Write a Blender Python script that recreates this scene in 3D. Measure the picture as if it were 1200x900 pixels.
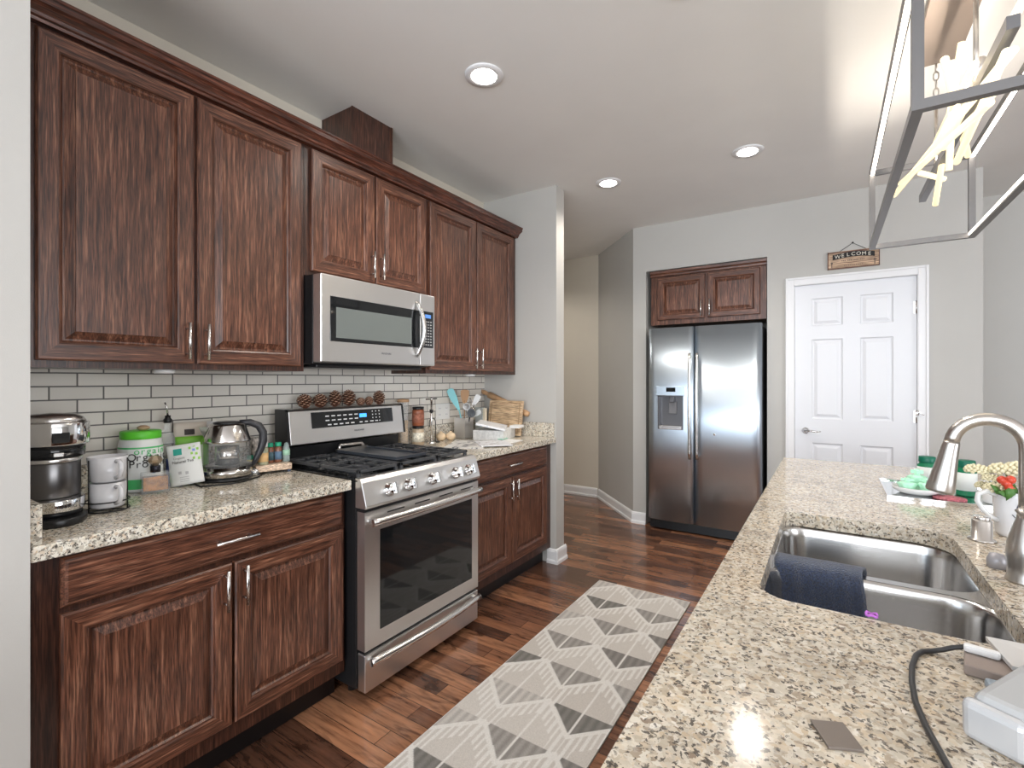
import bpy, bmesh, math, random
from mathutils import Vector, Matrix
from mathutils.geometry import tessellate_polygon
random.seed(7)
for o in list(bpy.data.objects): bpy.data.objects.remove(o)
C = bpy.context.scene.collection
SC = bpy.context.scene
PI = math.pi

# ------------------------------------------------------------------ camera
cam = bpy.data.cameras.new('camera'); cam.lens = 17.0; cam.sensor_width = 36; cam.shift_y = -5/1200
cam.clip_start = 0.02
co = bpy.data.objects.new('camera', cam); C.objects.link(co)
co.location = (0, 0, 1.33); co.rotation_euler = (PI/2, 0, math.atan(372/566.7))
SC.camera = co

# ------------------------------------------------------------------ world, daylight, exposure
SC.view_settings.view_transform = 'Standard'; SC.view_settings.look = 'None'
SC.view_settings.gamma = 1; SC.view_settings.use_curve_mapping = False
SC.view_settings.exposure = 0.62
w = bpy.data.worlds.new('world'); SC.world = w; w.use_nodes = True
wb = w.node_tree.nodes['Background']; wb.inputs[0].default_value = (0.72, 0.85, 1.0, 1); wb.inputs[1].default_value = 1.0

def area(name, loc, rot, sx, sy, power, col=(1, 1, 1), spread=PI):
    l = bpy.data.lights.new(name, 'AREA'); l.shape = 'RECTANGLE'; l.size = sx; l.size_y = sy
    l.energy = power; l.color = col; l.spread = spread
    o = bpy.data.objects.new(name, l); C.objects.link(o); o.location = loc; o.rotation_euler = rot
    return o
# daylight coming in through the three large windows behind and to the right of the camera
area('daylight_back_window', (1.1, -3.95, 1.5), (-PI/2-.60, 0, PI), 3.0, 2.1, 165, (0.92, 0.96, 1.0))
area('daylight_back_left_window', (-2.05, -3.95, 1.4), (-PI/2-.45, 0, PI), 2.5, 2.2, 62, (0.78, 0.89, 1.0))
area('daylight_side_window', (4.95, 0.0, 1.45), (PI/2+.45, 0, PI/2), 3.6, 1.9, 86, (0.97, 0.98, 1.0))

# ------------------------------------------------------------------ materials
def nodes(m):
    m.use_nodes = True
    return m.node_tree, m.node_tree.nodes['Principled BSDF']
def mat(name, col, rough=0.5, metal=0.0, spec=0.5, emit=None, es=0.0, trans=0.0, ior=1.45, alpha=1.0, coat=0.0, sheen=0.0, noise=0.0, nscale=40, bump=0.0, bscale=60):
    m = bpy.data.materials.new(name); t, b = nodes(m)
    b.inputs['Base Color'].default_value = (*col, 1); b.inputs['Roughness'].default_value = rough
    b.inputs['Metallic'].default_value = metal; b.inputs['Specular IOR Level'].default_value = spec
    b.inputs['Transmission Weight'].default_value = trans; b.inputs['IOR'].default_value = ior
    b.inputs['Alpha'].default_value = alpha; b.inputs['Coat Weight'].default_value = coat
    b.inputs['Sheen Weight'].default_value = sheen
    if emit: b.inputs['Emission Color'].default_value = (*emit, 1); b.inputs['Emission Strength'].default_value = es
    tc = t.nodes.new('ShaderNodeTexCoord')
    if noise:
        n = t.nodes.new('ShaderNodeTexNoise'); n.inputs['Scale'].default_value = nscale; n.inputs['Detail'].default_value = 4
        t.links.new(tc.outputs['Object'], n.inputs['Vector'])
        r = t.nodes.new('ShaderNodeValToRGB')
        r.color_ramp.elements[0].position = .3; r.color_ramp.elements[1].position = .7
        r.color_ramp.elements[0].color = (*[max(0, c*(1-noise)) for c in col], 1)
        r.color_ramp.elements[1].color = (*[min(1, c*(1+noise)) for c in col], 1)
        t.links.new(n.outputs['Fac'], r.inputs['Fac']); t.links.new(r.outputs['Color'], b.inputs['Base Color'])
    if bump:
        n = t.nodes.new('ShaderNodeTexNoise'); n.inputs['Scale'].default_value = bscale; n.inputs['Detail'].default_value = 3
        t.links.new(tc.outputs['Object'], n.inputs['Vector'])
        bp = t.nodes.new('ShaderNodeBump'); bp.inputs['Strength'].default_value = bump; bp.inputs['Distance'].default_value = .01
        t.links.new(n.outputs['Fac'], bp.inputs['Height']); t.links.new(bp.outputs['Normal'], b.inputs['Normal'])
    return m
def ramp(t, fac, stops):
    r = t.nodes.new('ShaderNodeValToRGB'); e = r.color_ramp.elements
    e[0].position, e[0].color = stops[0][0], (*stops[0][1], 1)
    e[1].position, e[1].color = stops[-1][0], (*stops[-1][1], 1)
    for p, c in stops[1:-1]:
        k = e.new(p); k.color = (*c, 1)
    t.links.new(fac, r.inputs['Fac']); return r.outputs['Color']
def mix(t, f, a, b, mode='MIX'):
    m = t.nodes.new('ShaderNodeMix'); m.data_type = 'RGBA'; m.blend_type = mode
    for s, v in ((m.inputs[0], f), (m.inputs[6], a), (m.inputs[7], b)):
        if isinstance(v, (int, float)): s.default_value = v
        elif isinstance(v, tuple): s.default_value = (*v, 1)
        else: t.links.new(v, s)
    return m.outputs[2]
def tex(t, kind, vec, **kw):
    n = t.nodes.new(kind)
    for k, v in kw.items(): n.inputs[k].default_value = v
    t.links.new(vec, n.inputs['Vector']); return n
def mapping(t, scale=(1, 1, 1), rot=(0, 0, 0), loc=(0, 0, 0), src='Object'):
    tc = t.nodes.new('ShaderNodeTexCoord'); mp = t.nodes.new('ShaderNodeMapping')
    mp.inputs['Scale'].default_value = scale; mp.inputs['Rotation'].default_value = rot; mp.inputs['Location'].default_value = loc
    t.links.new(tc.outputs[src], mp.inputs['Vector']); return mp.outputs['Vector']

def wood(name, axis, dark, mid, light, rough=0.36, gs=1.0):
    """oak with stretched pores and cathedral figure; axis = grain direction"""
    m = bpy.data.materials.new(name); t, b = nodes(m)
    s1 = [95*gs]*3; s1[axis] = 4.5*gs; s2 = [330*gs]*3; s2[axis] = 17*gs
    sw = [7*gs]*3; sw[axis] = 1.1*gs
    v1 = mapping(t, s1); v2 = mapping(t, s2); v3 = mapping(t, sw)
    n1 = tex(t, 'ShaderNodeTexNoise', v1, Scale=1.0, Detail=5, Roughness=.6)
    n2 = tex(t, 'ShaderNodeTexNoise', v2, Scale=1.0, Detail=2)
    n3 = tex(t, 'ShaderNodeTexNoise', v3, Scale=1.0, Detail=1)
    mul = t.nodes.new('ShaderNodeMath'); mul.operation = 'MULTIPLY'; mul.inputs[1].default_value = 34
    t.links.new(n3.outputs['Fac'], mul.inputs[0])
    sn = t.nodes.new('ShaderNodeMath'); sn.operation = 'SINE'; t.links.new(mul.outputs[0], sn.inputs[0])
    mr = t.nodes.new('ShaderNodeMapRange'); mr.inputs[1].default_value = -1; mr.inputs[2].default_value = 1
    t.links.new(sn.outputs[0], mr.inputs[0])
    c1 = ramp(t, n1.outputs['Fac'], [(.3, dark), (.52, mid), (.75, light)])
    c2 = ramp(t, mr.outputs[0], [(0, (.78, .76, .75)), (.5, (1, 1, 1)), (1, (1.1, 1.1, 1.1))])
    c3 = ramp(t, n2.outputs['Fac'], [(.36, (.34, .28, .25)), (.5, (1, 1, 1)), (.66, (1.6, 1.62, 1.62))])
    col = mix(t, .75, c1, c2, 'MULTIPLY'); col = mix(t, .8, col, c3, 'MULTIPLY')
    t.links.new(col, b.inputs['Base Color']); b.inputs['Roughness'].default_value = rough
    b.inputs['Coat Weight'].default_value = .22; b.inputs['Coat Roughness'].default_value = .28
    bp = t.nodes.new('ShaderNodeBump'); bp.inputs['Strength'].default_value = .25; bp.inputs['Distance'].default_value = .002
    t.links.new(n2.outputs['Fac'], bp.inputs['Height']); t.links.new(bp.outputs['Normal'], b.inputs['Normal'])
    return m
WD, WM, WL = (.036, .012, .0065), (.125, .046, .025), (.29, .14, .085)
wood_z = wood('dark_oak_upright_grain', 2, WD, WM, WL)
wood_y = wood('dark_oak_level_grain', 1, WD, WM, WL)
wood_x = wood('dark_oak_cross_grain', 0, WD, WM, WL)
wood_crown = wood('dark_oak_crown', 1, (.025, .007, .004), (.1, .028, .014), (.2, .07, .04), .25)
wood_frame = wood('dark_oak_face_frame', 2, (.02, .007, .004), (.06, .021, .012), (.12, .05, .03))
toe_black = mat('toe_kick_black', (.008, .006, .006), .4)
wood_dark = mat('cabinet_inner_shadow_brown', (.02, .009, .006), .5)

def granite(name, warm):
    m = bpy.data.materials.new(name); t, b = nodes(m)
    v = mapping(t)
    nd = tex(t, 'ShaderNodeTexNoise', v, Scale=75, Detail=4, Roughness=.6)
    ad = t.nodes.new('ShaderNodeVectorMath'); ad.operation = 'MULTIPLY_ADD'
    t.links.new(nd.outputs['Color'], ad.inputs[0]); ad.inputs[1].default_value = (.020, .020, .020); t.links.new(v, ad.inputs[2])
    vo = t.nodes.new('ShaderNodeTexVoronoi'); vo.inputs['Scale'].default_value = 145
    t.links.new(ad.outputs[0], vo.inputs['Vector'])
    sep = t.nodes.new('ShaderNodeSeparateColor'); t.links.new(vo.outputs['Color'], sep.inputs[0])
    if warm: st = [(0, (.26, .2, .15)), (.1, (.45, .38, .29)), (.35, (.56, .50, .41)), (.6, (.68, .63, .54)), (.88, (.56, .45, .32)), (1, (.75, .71, .64))]
    else:    st = [(0, (.22, .19, .16)), (.15, (.45, .41, .34)), (.4, (.66, .62, .52)), (.7, (.78, .75, .67)), (.9, (.6, .47, .33)), (1, (.82, .79, .72))]
    base = ramp(t, sep.outputs[0], st)
    big = tex(t, 'ShaderNodeTexNoise', v, Scale=9, Detail=4, Roughness=.65)
    bc = ramp(t, big.outputs['Fac'], [(.3, (.72, .7, .68)), (.5, (1, 1, 1)), (.7, (1.1, 1.05, .98))])
    c = mix(t, .8, base, bc, 'MULTIPLY')
    v2 = t.nodes.new('ShaderNodeTexVoronoi'); v2.inputs['Scale'].default_value = 240
    t.links.new(ad.outputs[0], v2.inputs['Vector'])
    s2 = t.nodes.new('ShaderNodeSeparateColor'); t.links.new(v2.outputs['Color'], s2.inputs[0])
    cl = tex(t, 'ShaderNodeTexNoise', v, Scale=55, Detail=3, Roughness=.6)
    mu = t.nodes.new('ShaderNodeMath'); mu.operation = 'MULTIPLY'
    t.links.new(s2.outputs[1], mu.inputs[0]); t.links.new(cl.outputs['Fac'], mu.inputs[1])
    f = ramp(t, mu.outputs[0], [(0, (.85, .85, .85)), (.055, (.85, .85, .85)), (.10, (0, 0, 0)), (1, (0, 0, 0))])
    c = mix(t, f, c, (.04, .035, .033))
    gn = tex(t, 'ShaderNodeTexNoise', v, Scale=70, Detail=4, Roughness=.7)
    f2 = ramp(t, gn.outputs['Fac'], [(0, (0, 0, 0)), (.56, (0, 0, 0)), (.66, (.55, .55, .55)), (1, (.6, .6, .6))])
    c = mix(t, f2, c, (.42, .39, .345))
    t.links.new(c, b.inputs['Base Color']); b.inputs['Roughness'].default_value = .12
    b.inputs['Specular IOR Level'].default_value = .5
    return m
granite_l = granite('granite_speckled', False)
granite_i = granite('granite_speckled_warm', True)

def floor_mat():
    m = bpy.data.materials.new('hickory_plank_floor'); t, b = nodes(m)
    v = mapping(t)
    br = t.nodes.new('ShaderNodeTexBrick'); t.links.new(v, br.inputs['Vector'])
    br.offset = .37; br.offset_frequency = 2; br.squash = 1
    for k, x in (('Color1', (0, 0, 0, 1)), ('Color2', (1, 1, 1, 1)), ('Mortar', (.5, .5, .5, 1)), ('Scale', 1), ('Mortar Size', .0012), ('Mortar Smooth', .1), ('Bias', 0), ('Brick Width', .62), ('Row Height', .083)):
        br.inputs[k].default_value = x
    g = tex(t, 'ShaderNodeTexNoise', mapping(t, (5, 60, 5)), Scale=1, Detail=6, Roughness=.65)
    g2 = tex(t, 'ShaderNodeTexNoise', mapping(t, (4, 14, 4)), Scale=1, Detail=3, Roughness=.6)
    g2.inputs['Distortion'].default_value = 1.5
    base = ramp(t, br.outputs['Color'], [(0, (.065, .03, .019)), (.3, (.13, .06, .036)), (.65, (.22, .10, .055)), (1, (.34, .165, .09))])
    gc = ramp(t, g.outputs['Fac'], [(.3, (.4, .34, .32)), (.5, (1, 1, 1)), (.72, (1.35, 1.3, 1.25))])
    kc = ramp(t, g2.outputs['Fac'], [(.32, (.3, .26, .25)), (.46, (1, 1, 1)), (.75, (1.3, 1.2, 1.12))])
    c = mix(t, .9, base, gc, 'MULTIPLY'); c = mix(t, .9, c, kc, 'MULTIPLY')
    c = mix(t, br.outputs['Fac'], c, (.012, .006, .004))
    t.links.new(c, b.inputs['Base Color']); b.inputs['Roughness'].default_value = .2
    b.inputs['Coat Weight'].default_value = .3; b.inputs['Coat Roughness'].default_value = .12
    bp = t.nodes.new('ShaderNodeBump'); bp.inputs['Strength'].default_value = .15; bp.inputs['Distance'].default_value = .004
    t.links.new(g2.outputs['Fac'], bp.inputs['Height']); t.links.new(bp.outputs['Normal'], b.inputs['Normal'])
    return m
floor_m = floor_mat()

def tile_mat():
    m = bpy.data.materials.new('glass_subway_tile'); t, b = nodes(m)
    tc = t.nodes.new('ShaderNodeTexCoord'); sx = t.nodes.new('ShaderNodeSeparateXYZ'); cb = t.nodes.new('ShaderNodeCombineXYZ')
    t.links.new(tc.outputs['Object'], sx.inputs[0]); t.links.new(sx.outputs['Y'], cb.inputs['X']); t.links.new(sx.outputs['Z'], cb.inputs['Y'])
    br = t.nodes.new('ShaderNodeTexBrick'); t.links.new(cb.outputs[0], br.inputs['Vector'])
    br.offset = .5; br.offset_frequency = 2
    for k, x in (('Color1', (.70, .66, .60, 1)), ('Color2', (.82, .78, .71, 1)), ('Mortar', (.15, .14, .13, 1)), ('Scale', 1), ('Mortar Size', .0028), ('Mortar Smooth', .25), ('Bias', .2), ('Brick Width', .1535), ('Row Height', .0486)):
        br.inputs[k].default_value = x
    t.links.new(br.outputs['Color'], b.inputs['Base Color'])
    r = ramp(t, br.outputs['Fac'], [(0, (.09, .09, .09)), (1, (.7, .7, .7))])
    t.links.new(r, b.inputs['Roughness'])
    bp = t.nodes.new('ShaderNodeBump'); bp.inputs['Strength'].default_value = .6; bp.inputs['Distance'].default_value = .004; bp.invert = True
    t.links.new(br.outputs['Fac'], bp.inputs['Height']); t.links.new(bp.outputs['Normal'], b.inputs['Normal'])
    b.inputs['Coat Weight'].default_value = .4; b.inputs['Coat Roughness'].default_value = .05
    return m
tile_m = tile_mat()

def steel(name, axis, col=(.6, .6, .6), rough=.25, wav=0.0, st=.06):
    m = bpy.data.materials.new(name); t, b = nodes(m)
    b.inputs['Metallic'].default_value = 1; b.inputs['Base Color'].default_value = (*col, 1)
    s = [500]*3; s[axis] = 3
    n = tex(t, 'ShaderNodeTexNoise', mapping(t, s), Scale=1, Detail=2)
    mr = t.nodes.new('ShaderNodeMapRange'); mr.inputs[3].default_value = rough*.75; mr.inputs[4].default_value = rough*1.3
    t.links.new(n.outputs['Fac'], mr.inputs[0]); t.links.new(mr.outputs[0], b.inputs['Roughness'])
    bp = t.nodes.new('ShaderNodeBump'); bp.inputs['Strength'].default_value = st; bp.inputs['Distance'].default_value = .001
    t.links.new(n.outputs['Fac'], bp.inputs['Height'])
    if wav:
        n2 = tex(t, 'ShaderNodeTexNoise', mapping(t, (1.2, 1.2, 3.5)), Scale=1, Detail=1)
        b2 = t.nodes.new('ShaderNodeBump'); b2.inputs['Strength'].default_value = wav; b2.inputs['Distance'].default_value = .03
        t.links.new(n2.outputs['Fac'], b2.inputs['Height']); t.links.new(bp.outputs['Normal'], b2.inputs['Normal'])
        t.links.new(b2.outputs['Normal'], b.inputs['Normal'])
    else: t.links.new(bp.outputs['Normal'], b.inputs['Normal'])
    return m
steel_y = steel('brushed_steel_level', 1, (.72, .71, .70), .34, 0, .015)
steel_x = steel('brushed_steel_fridge', 2, (.64, .73, .82), .32, .04, .30)  # base colour tinted blue to stand in for reflected window light
steel_z = steel('brushed_steel_upright', 2, (.58, .57, .56), .26)
steel_sink = steel('brushed_steel_sink', 0, (.55, .54, .53), .2)
nickel = mat('brushed_nickel', (.58, .55, .52), .28, 1)
satin = mat('satin_nickel_handle', (.72, .7, .68), .25, 1)
chrome = mat('polished_chrome', (.8, .8, .8), .06, 1)

def paint(name, col, rough=.6):
    return mat(name, col, rough, noise=.015, nscale=3, bump=.04, bscale=350)
wall_m = paint('greige_wall_paint', (.50, .487, .46))
wall_w = paint('cream_wall_paint', (.66, .61, .52))
ceil_m = paint('white_ceiling_paint', (.86, .85, .825))
trim_m = mat('white_trim_paint', (.8, .8, .81), .35)
door_m = mat('white_door_paint', (.76, .77, .8), .38)
black = mat('black_plastic', (.012, .012, .013), .3)
black_gl = mat('black_gloss_glass', (.01, .011, .012), .05, spec=.6)
blackmatte = mat('cast_iron_black', (.05, .052, .056), .3, bump=.1, bscale=300)
white_pl = mat('white_plastic', (.8, .8, .8), .35)
white_cer = mat('white_ceramic', (.72, .72, .72), .15, coat=.4)
glass = mat('clear_glass', (.95, .97, .97), .02, trans=1.0, ior=1.3)
paper = mat('white_paper', (.78, .77, .75), .7)

# ------------------------------------------------------------------ mesh helpers
ORG = {}
class MB:
    def __init__(s): s.v = []; s.f = []; s.m = []; s.s = []
    def add(s, vs, fs, mi=0, sm=False):
        k = len(s.v); s.v += [Vector(p) for p in vs]
        for i, f in enumerate(fs):
            s.f.append([k+j for j in f]); s.m.append(mi[i] if isinstance(mi, list) else mi); s.s.append(sm[i] if isinstance(sm, list) else sm)
        return s
    def box(s, a, b, mi=0, R=None, piv=None):
        x0, y0, z0 = [min(a[i], b[i]) for i in range(3)]; x1, y1, z1 = [max(a[i], b[i]) for i in range(3)]
        vs = [Vector(p) for p in ((x0,y0,z0),(x1,y0,z0),(x1,y1,z0),(x0,y1,z0),(x0,y0,z1),(x1,y0,z1),(x1,y1,z1),(x0,y1,z1))]
        if R is not None:
            c = Vector(piv) if piv is not None else sum(vs, Vector())/8
            vs = [c + R @ (p-c) for p in vs]
        return s.add(vs, [(0,3,2,1),(4,5,6,7),(0,1,5,4),(1,2,6,5),(2,3,7,6),(3,0,4,7)], mi)
    def cyl(s, p0, p1, r0, r1=None, n=20, mi=0, caps=True, flatcap=True):
        r1 = r0 if r1 is None else r1
        p0 = Vector(p0); p1 = Vector(p1); d = (p1-p0).normalized()
        u = d.orthogonal().normalized(); w_ = d.cross(u)
        vs = []; fs = []; sm = []
        for p, r in ((p0, r0), (p1, r1)):
            for i in range(n):
                a = 2*PI*i/n; vs.append(p + (u*math.cos(a)+w_*math.sin(a))*r)
        for i in range(n): fs.append((i, (i+1)%n, n+(i+1)%n, n+i)); sm.append(True)
        if caps: fs += [tuple(range(n-1, -1, -1)), tuple(range(n, 2*n))]; sm += [False, False]
        return s.add(vs, fs, mi, sm)
    def lathe(s, c, prof, n=28, mi=0, ax=None, close=False, sq=None, smooth=True):
        """prof: (radius, height[, matindex]) ; ax: axis direction"""
        c = Vector(c); ax = Vector(ax).normalized() if ax else Vector((0,0,1))
        u = ax.orthogonal().normalized() if ax.z < .999 else Vector((1,0,0)); w_ = ax.cross(u)
        vs = []; fs = []; mm = []
        for pr_ in prof:
            r, h = pr_[0], pr_[1]
            for i in range(n):
                a = 2*PI*i/n; cx, sy = math.cos(a), math.sin(a)
                if sq:
                    k = (abs(cx)**sq+abs(sy)**sq)**(-1/sq); cx *= k; sy *= k
                vs.append(c + (u*cx+w_*sy)*r + ax*h)
        for j in range(len(prof)-1):
            for i in range(n):
                fs.append((j*n+i, j*n+(i+1)%n, (j+1)*n+(i+1)%n, (j+1)*n+i)); mm.append(prof[j][2] if len(prof[j]) > 2 else mi)
        sm = [smooth]*len(fs)
        if prof[0][0] > 1e-5: fs.append(tuple(range(n-1, -1, -1))); mm.append(mi); sm.append(False)
        if prof[-1][0] > 1e-5: fs.append(tuple((len(prof)-1)*n+i for i in range(n))); mm.append(mi); sm.append(False)
        return s.add(vs, fs, mm, sm)
    def tube(s, pts, r, n=12, mi=0, caps=True):
        pts = [Vector(p) for p in pts]; N = len(pts); rr = r if isinstance(r, (list, tuple)) else [r]*N
        t0 = (pts[1]-pts[0]).normalized(); u = t0.orthogonal().normalized(); vs = []; fs = []; sm = []
        for i, p in enumerate(pts):
            t1 = (pts[min(i+1, N-1)]-pts[max(i-1, 0)]).normalized()
            u = (u - t1*u.dot(t1)).normalized(); w_ = t1.cross(u)
            for k in range(n):
                a = 2*PI*k/n; vs.append(p+(u*math.cos(a)+w_*math.sin(a))*rr[i])
        for i in range(N-1):
            for k in range(n): fs.append((i*n+k, i*n+(k+1)%n, (i+1)*n+(k+1)%n, (i+1)*n+k)); sm.append(True)
        if caps: fs += [tuple(range(n-1, -1, -1)), tuple((N-1)*n+k for k in range(n))]; sm += [False]*2
        return s.add(vs, fs, mi, sm)
    def ball(s, c, r, n=14, mi=0, sc=(1, 1, 1)):
        c = Vector(c); vs = []; fs = []
        m = n//2+1
        for j in range(m+1):
            b = -PI/2+PI*j/m
            for i in range(n):
                a = 2*PI*i/n; vs.append(c+Vector((math.cos(a)*math.cos(b)*r*sc[0], math.sin(a)*math.cos(b)*r*sc[1], math.sin(b)*r*sc[2])))
        for j in range(m):
            for i in range(n): fs.append((j*n+i, j*n+(i+1)%n, (j+1)*n+(i+1)%n, (j+1)*n+i))
        return s.add(vs, fs, mi, True)
    def prism(s, poly, f0, f1, mi=0, smooth=False):
        """poly list of 2d, f0/f1 map 2d -> 3d for both ends"""
        n = len(poly); vs = [f0(*p) for p in poly]+[f1(*p) for p in poly]
        fs = [tuple(range(n-1, -1, -1)), tuple(range(n, 2*n))]+[(i, (i+1)%n, n+(i+1)%n, n+i) for i in range(n)]
        return s.add(vs, fs, mi, [False, False]+[smooth]*n)
    def build(s, name, mats, parent=None, bevel=0, org=None, seg=2):
        if not isinstance(mats, (list, tuple)): mats = [mats]
        lo = Vector([min(p[i] for p in s.v) for i in range(3)]); hi = Vector([max(p[i] for p in s.v) for i in range(3)])
        c = Vector(((lo.x+hi.x)/2, (lo.y+hi.y)/2, lo.z)) if org is None else Vector(org)
        me = bpy.data.meshes.new(name); me.from_pydata([p-c for p in s.v], [], s.f)
        for m in mats: me.materials.append(m)
        me.polygons.foreach_set('material_index', s.m); me.polygons.foreach_set('use_smooth', s.s)
        bm = bmesh.new(); bm.from_mesh(me); bmesh.ops.recalc_face_normals(bm, faces=bm.faces); bm.to_mesh(me); bm.free()
        o = bpy.data.objects.new(name, me); C.objects.link(o); ORG[o.name] = c
        o.location = c - (ORG[parent.name] if parent else Vector())
        if parent: o.parent = parent
        if bevel:
            md = o.modifiers.new('bevel', 'BEVEL'); md.width = bevel; md.segments = seg; md.limit_method = 'ANGLE'; md.angle_limit = math.radians(40)
        return o
def tag(o, label, cat=None, group=None, kind=None):
    if label: o['label'] = label
    if cat: o['category'] = cat
    if group: o['group'] = group
    if kind: o['kind'] = kind
    return o
def thing(name, label, cat, loc, group=None):
    o = bpy.data.objects.new(name, None); C.objects.link(o); o.location = loc; ORG[o.name] = Vector(loc)
    o.empty_display_size = .05
    return tag(o, label, cat, group)
def struct(o, label, cat='room'): return tag(o, label, cat, None, 'structure')
def BX(*a, **k): return MB().box(*a, **k)
def copy_tree(root, loc, rotz=0, label=None):
    r = root.copy(); C.objects.link(r); r.location = loc; r.rotation_euler = (0, 0, rotz)
    if label: r['label'] = label
    for ch in list(root.children):
        c = ch.copy(); C.objects.link(c); c.parent = r
        for g in list(ch.children):
            d = g.copy(); C.objects.link(d); d.parent = c
    return r
def text(name, s, size, m, parent, loc, xdir, ydir, ext=.0006, sx=1.0, align='CENTER'):
    """lettering as a mesh lying in the plane xdir/ydir"""
    cu = bpy.data.curves.new(name, 'FONT'); cu.body = s; cu.size = size; cu.extrude = ext; cu.align_x = align; cu.align_y = 'CENTER'
    tmp = bpy.data.objects.new(name+'_tmp', cu); C.objects.link(tmp)
    me = bpy.data.meshes.new_from_object(tmp.evaluated_get(bpy.context.evaluated_depsgraph_get()))
    bpy.data.objects.remove(tmp)
    X = Vector(xdir).normalized()*sx; Y = Vector(ydir).normalized(); Z = Vector(xdir).normalized().cross(Y)
    for v in me.vertices: v.co = X*v.co.x+Y*v.co.y+Z*v.co.z
    me.materials.clear(); me.materials.append(m)
    o = bpy.data.objects.new(name, me); C.objects.link(o); ORG[o.name] = Vector(loc)
    o.location = Vector(loc)-(ORG[parent.name] if parent else Vector())
    if parent: o.parent = parent
    return o

def raised_panel(fmap, a0, a1, b0, b1, fw=.058, back=-.02, prof=None, mz=0, mh=1, field=.0):
    """one raised panel door; fmap(a,b,d): d is outward distance from the face plane"""
    mb = MB()
    prof = prof or [(0, back), (0, -.005), (.005, 0), (fw-.007, 0), (fw-.002, -.003), (fw, -.009), (fw+.005, -.0145), (fw+.010, -.0145), (fw+.034, -.005), (fw+.0345, -.002)]
    rings = []
    for ins, d in prof: rings.append([(a0+ins, b0+ins, d), (a1-ins, b0+ins, d), (a1-ins, b1-ins, d), (a0+ins, b1-ins, d)])
    vs = [fmap(*p) for r in rings for p in r]; fs = []; mm = []
    for k in range(len(rings)-1):
        for i in range(4):
            j = (i+1) % 4
            fs.append((k*4+i, k*4+j, (k+1)*4+j, (k+1)*4+i))
            mm.append((mh if i in (0, 2) else mz) if 1 <= k < 5 else mz)
    n = (len(rings)-1)*4; fs.append((n, n+1, n+2, n+3)); mm.append(mz)
    fs.append((3, 2, 1, 0)); mm.append(mz)
    return mb.add(vs, fs, mm)
def bar_pull(parent, p0, p1, out, r=.0055, st=.028, inset=.022):
    p0 = Vector(p0); p1 = Vector(p1); out = Vector(out); d = (p1-p0).normalized()
    mb = MB(); mb.cyl(p0+out*st, p1+out*st, r, n=14)
    for q in (p0+d*inset, p1-d*inset): mb.cyl(q, q+out*st, r*.75, n=10)
    return mb.build('handle', satin, parent)

# ------------------------------------------------------------------ room shell
ZC = 2.74; XW = -2.306
struct(BX((-3.8, -4.2, -.06), (5.2, 5.6, 0)).build('floor', floor_m), 'dark hickory plank wood floor with a satin finish')
struct(BX((-3.8, -4.2, ZC), (5.2, 5.6, ZC+.12)).build('ceiling', ceil_m), 'flat white painted ceiling')
struct(BX((XW-.12, .225, 0), (XW, 3.22, ZC)).build('wall_left', wall_w), 'cream painted wall behind the wall cabinets')
struct(BX((XW-.0, .225, 0), (-1.648, .345, ZC)).build('wall_near_left', wall_m), 'pale grey wall end at the left edge of the picture')
struct(BX((XW, 3.10, 0), (-1.652, 3.22, ZC)).build('wall_partition', wall_m), 'pale grey wall end closing the cabinet run')
struct(BX((-3.7, 3.10, 0), (XW-.12, 3.22, ZC)).build('wall_hall_side', wall_m), 'grey wall of the hallway')
# fridge wall with niche and doorway
NX0, NX1, NZ = -1.409, -.42, 2.322
DX0, DX1, DZ = -.232, .518, 2.068
YF = 4.39
mb = MB()
mb.box((-1.53, YF, 0), (NX0, YF+.12, ZC)); mb.box((NX0, YF, NZ), (NX1, YF+.12, ZC)); mb.box((NX1, YF, 0), (DX0, YF+.12, ZC))
mb.box((DX0, YF, DZ), (DX1, YF+.12, ZC)); mb.box((DX1, YF, 0), (.851, YF+.12, ZC))
struct(mb.build('wall_fridge', wall_m), 'grey wall with the refrigerator niche and the white door')
mb = MB(); mb.box((NX0-.1, YF+.12, 0), (NX0, 5.1, ZC)); mb.box((NX1, YF+.12, 0), (NX1+.1, 5.1, ZC)); mb.box((NX0-.1, 5.1, 0), (NX1+.1, 5.2, ZC)); mb.box((NX0, YF+.12, NZ), (NX1, 5.1, NZ+.1))
struct(mb.build('wall_niche', wall_m), 'grey walls lining the refrigerator niche')
struct(BX((.74, YF+.12, 0), (.851, 5.12, ZC)).build('wall_closet_side', wall_m), 'grey return wall right of the white door')
struct(BX((.74, 5.12, 0), (5.2, 5.24, ZC)).build('wall_far_right', wall_m), 'darker grey wall beyond the white door')
P0, P1 = Vector((-1.53, YF, 0)), Vector((-2.18, 5.10, 0))
dd = (P1-P0).normalized(); nn = Vector((dd.y, -dd.x, 0)); nn = nn if nn.x > 0 else -nn
mb = MB(); a, b_ = P0, P1
mb.prism([(0, 0), (1, 0), (1, 1), (0, 1)], lambda s, t: Vector((*(a.lerp(b_, s)+nn*.12*t).xy, 0)), lambda s, t: Vector((*(a.lerp(b_, s)+nn*.12*t).xy, ZC)))
struct(mb.build('wall_angled', wall_m), 'angled grey wall beside the refrigerator')
struct(BX((-3.8, 5.10, 0), (-2.1, 5.22, ZC)).build('wall_hall_end', wall_w), 'cream wall at the end of the hallway')
struct(BX((-3.8, 3.22, 0), (-3.7, 5.1, ZC)).build('wall_hall_left', wall_w), 'cream left wall of the hallway')
struct(BX((-3.8, -4.2, 0), (-3.7, 3.22, ZC)).build('wall_back_left', wall_m), 'grey wall behind the camera on the left')
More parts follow.
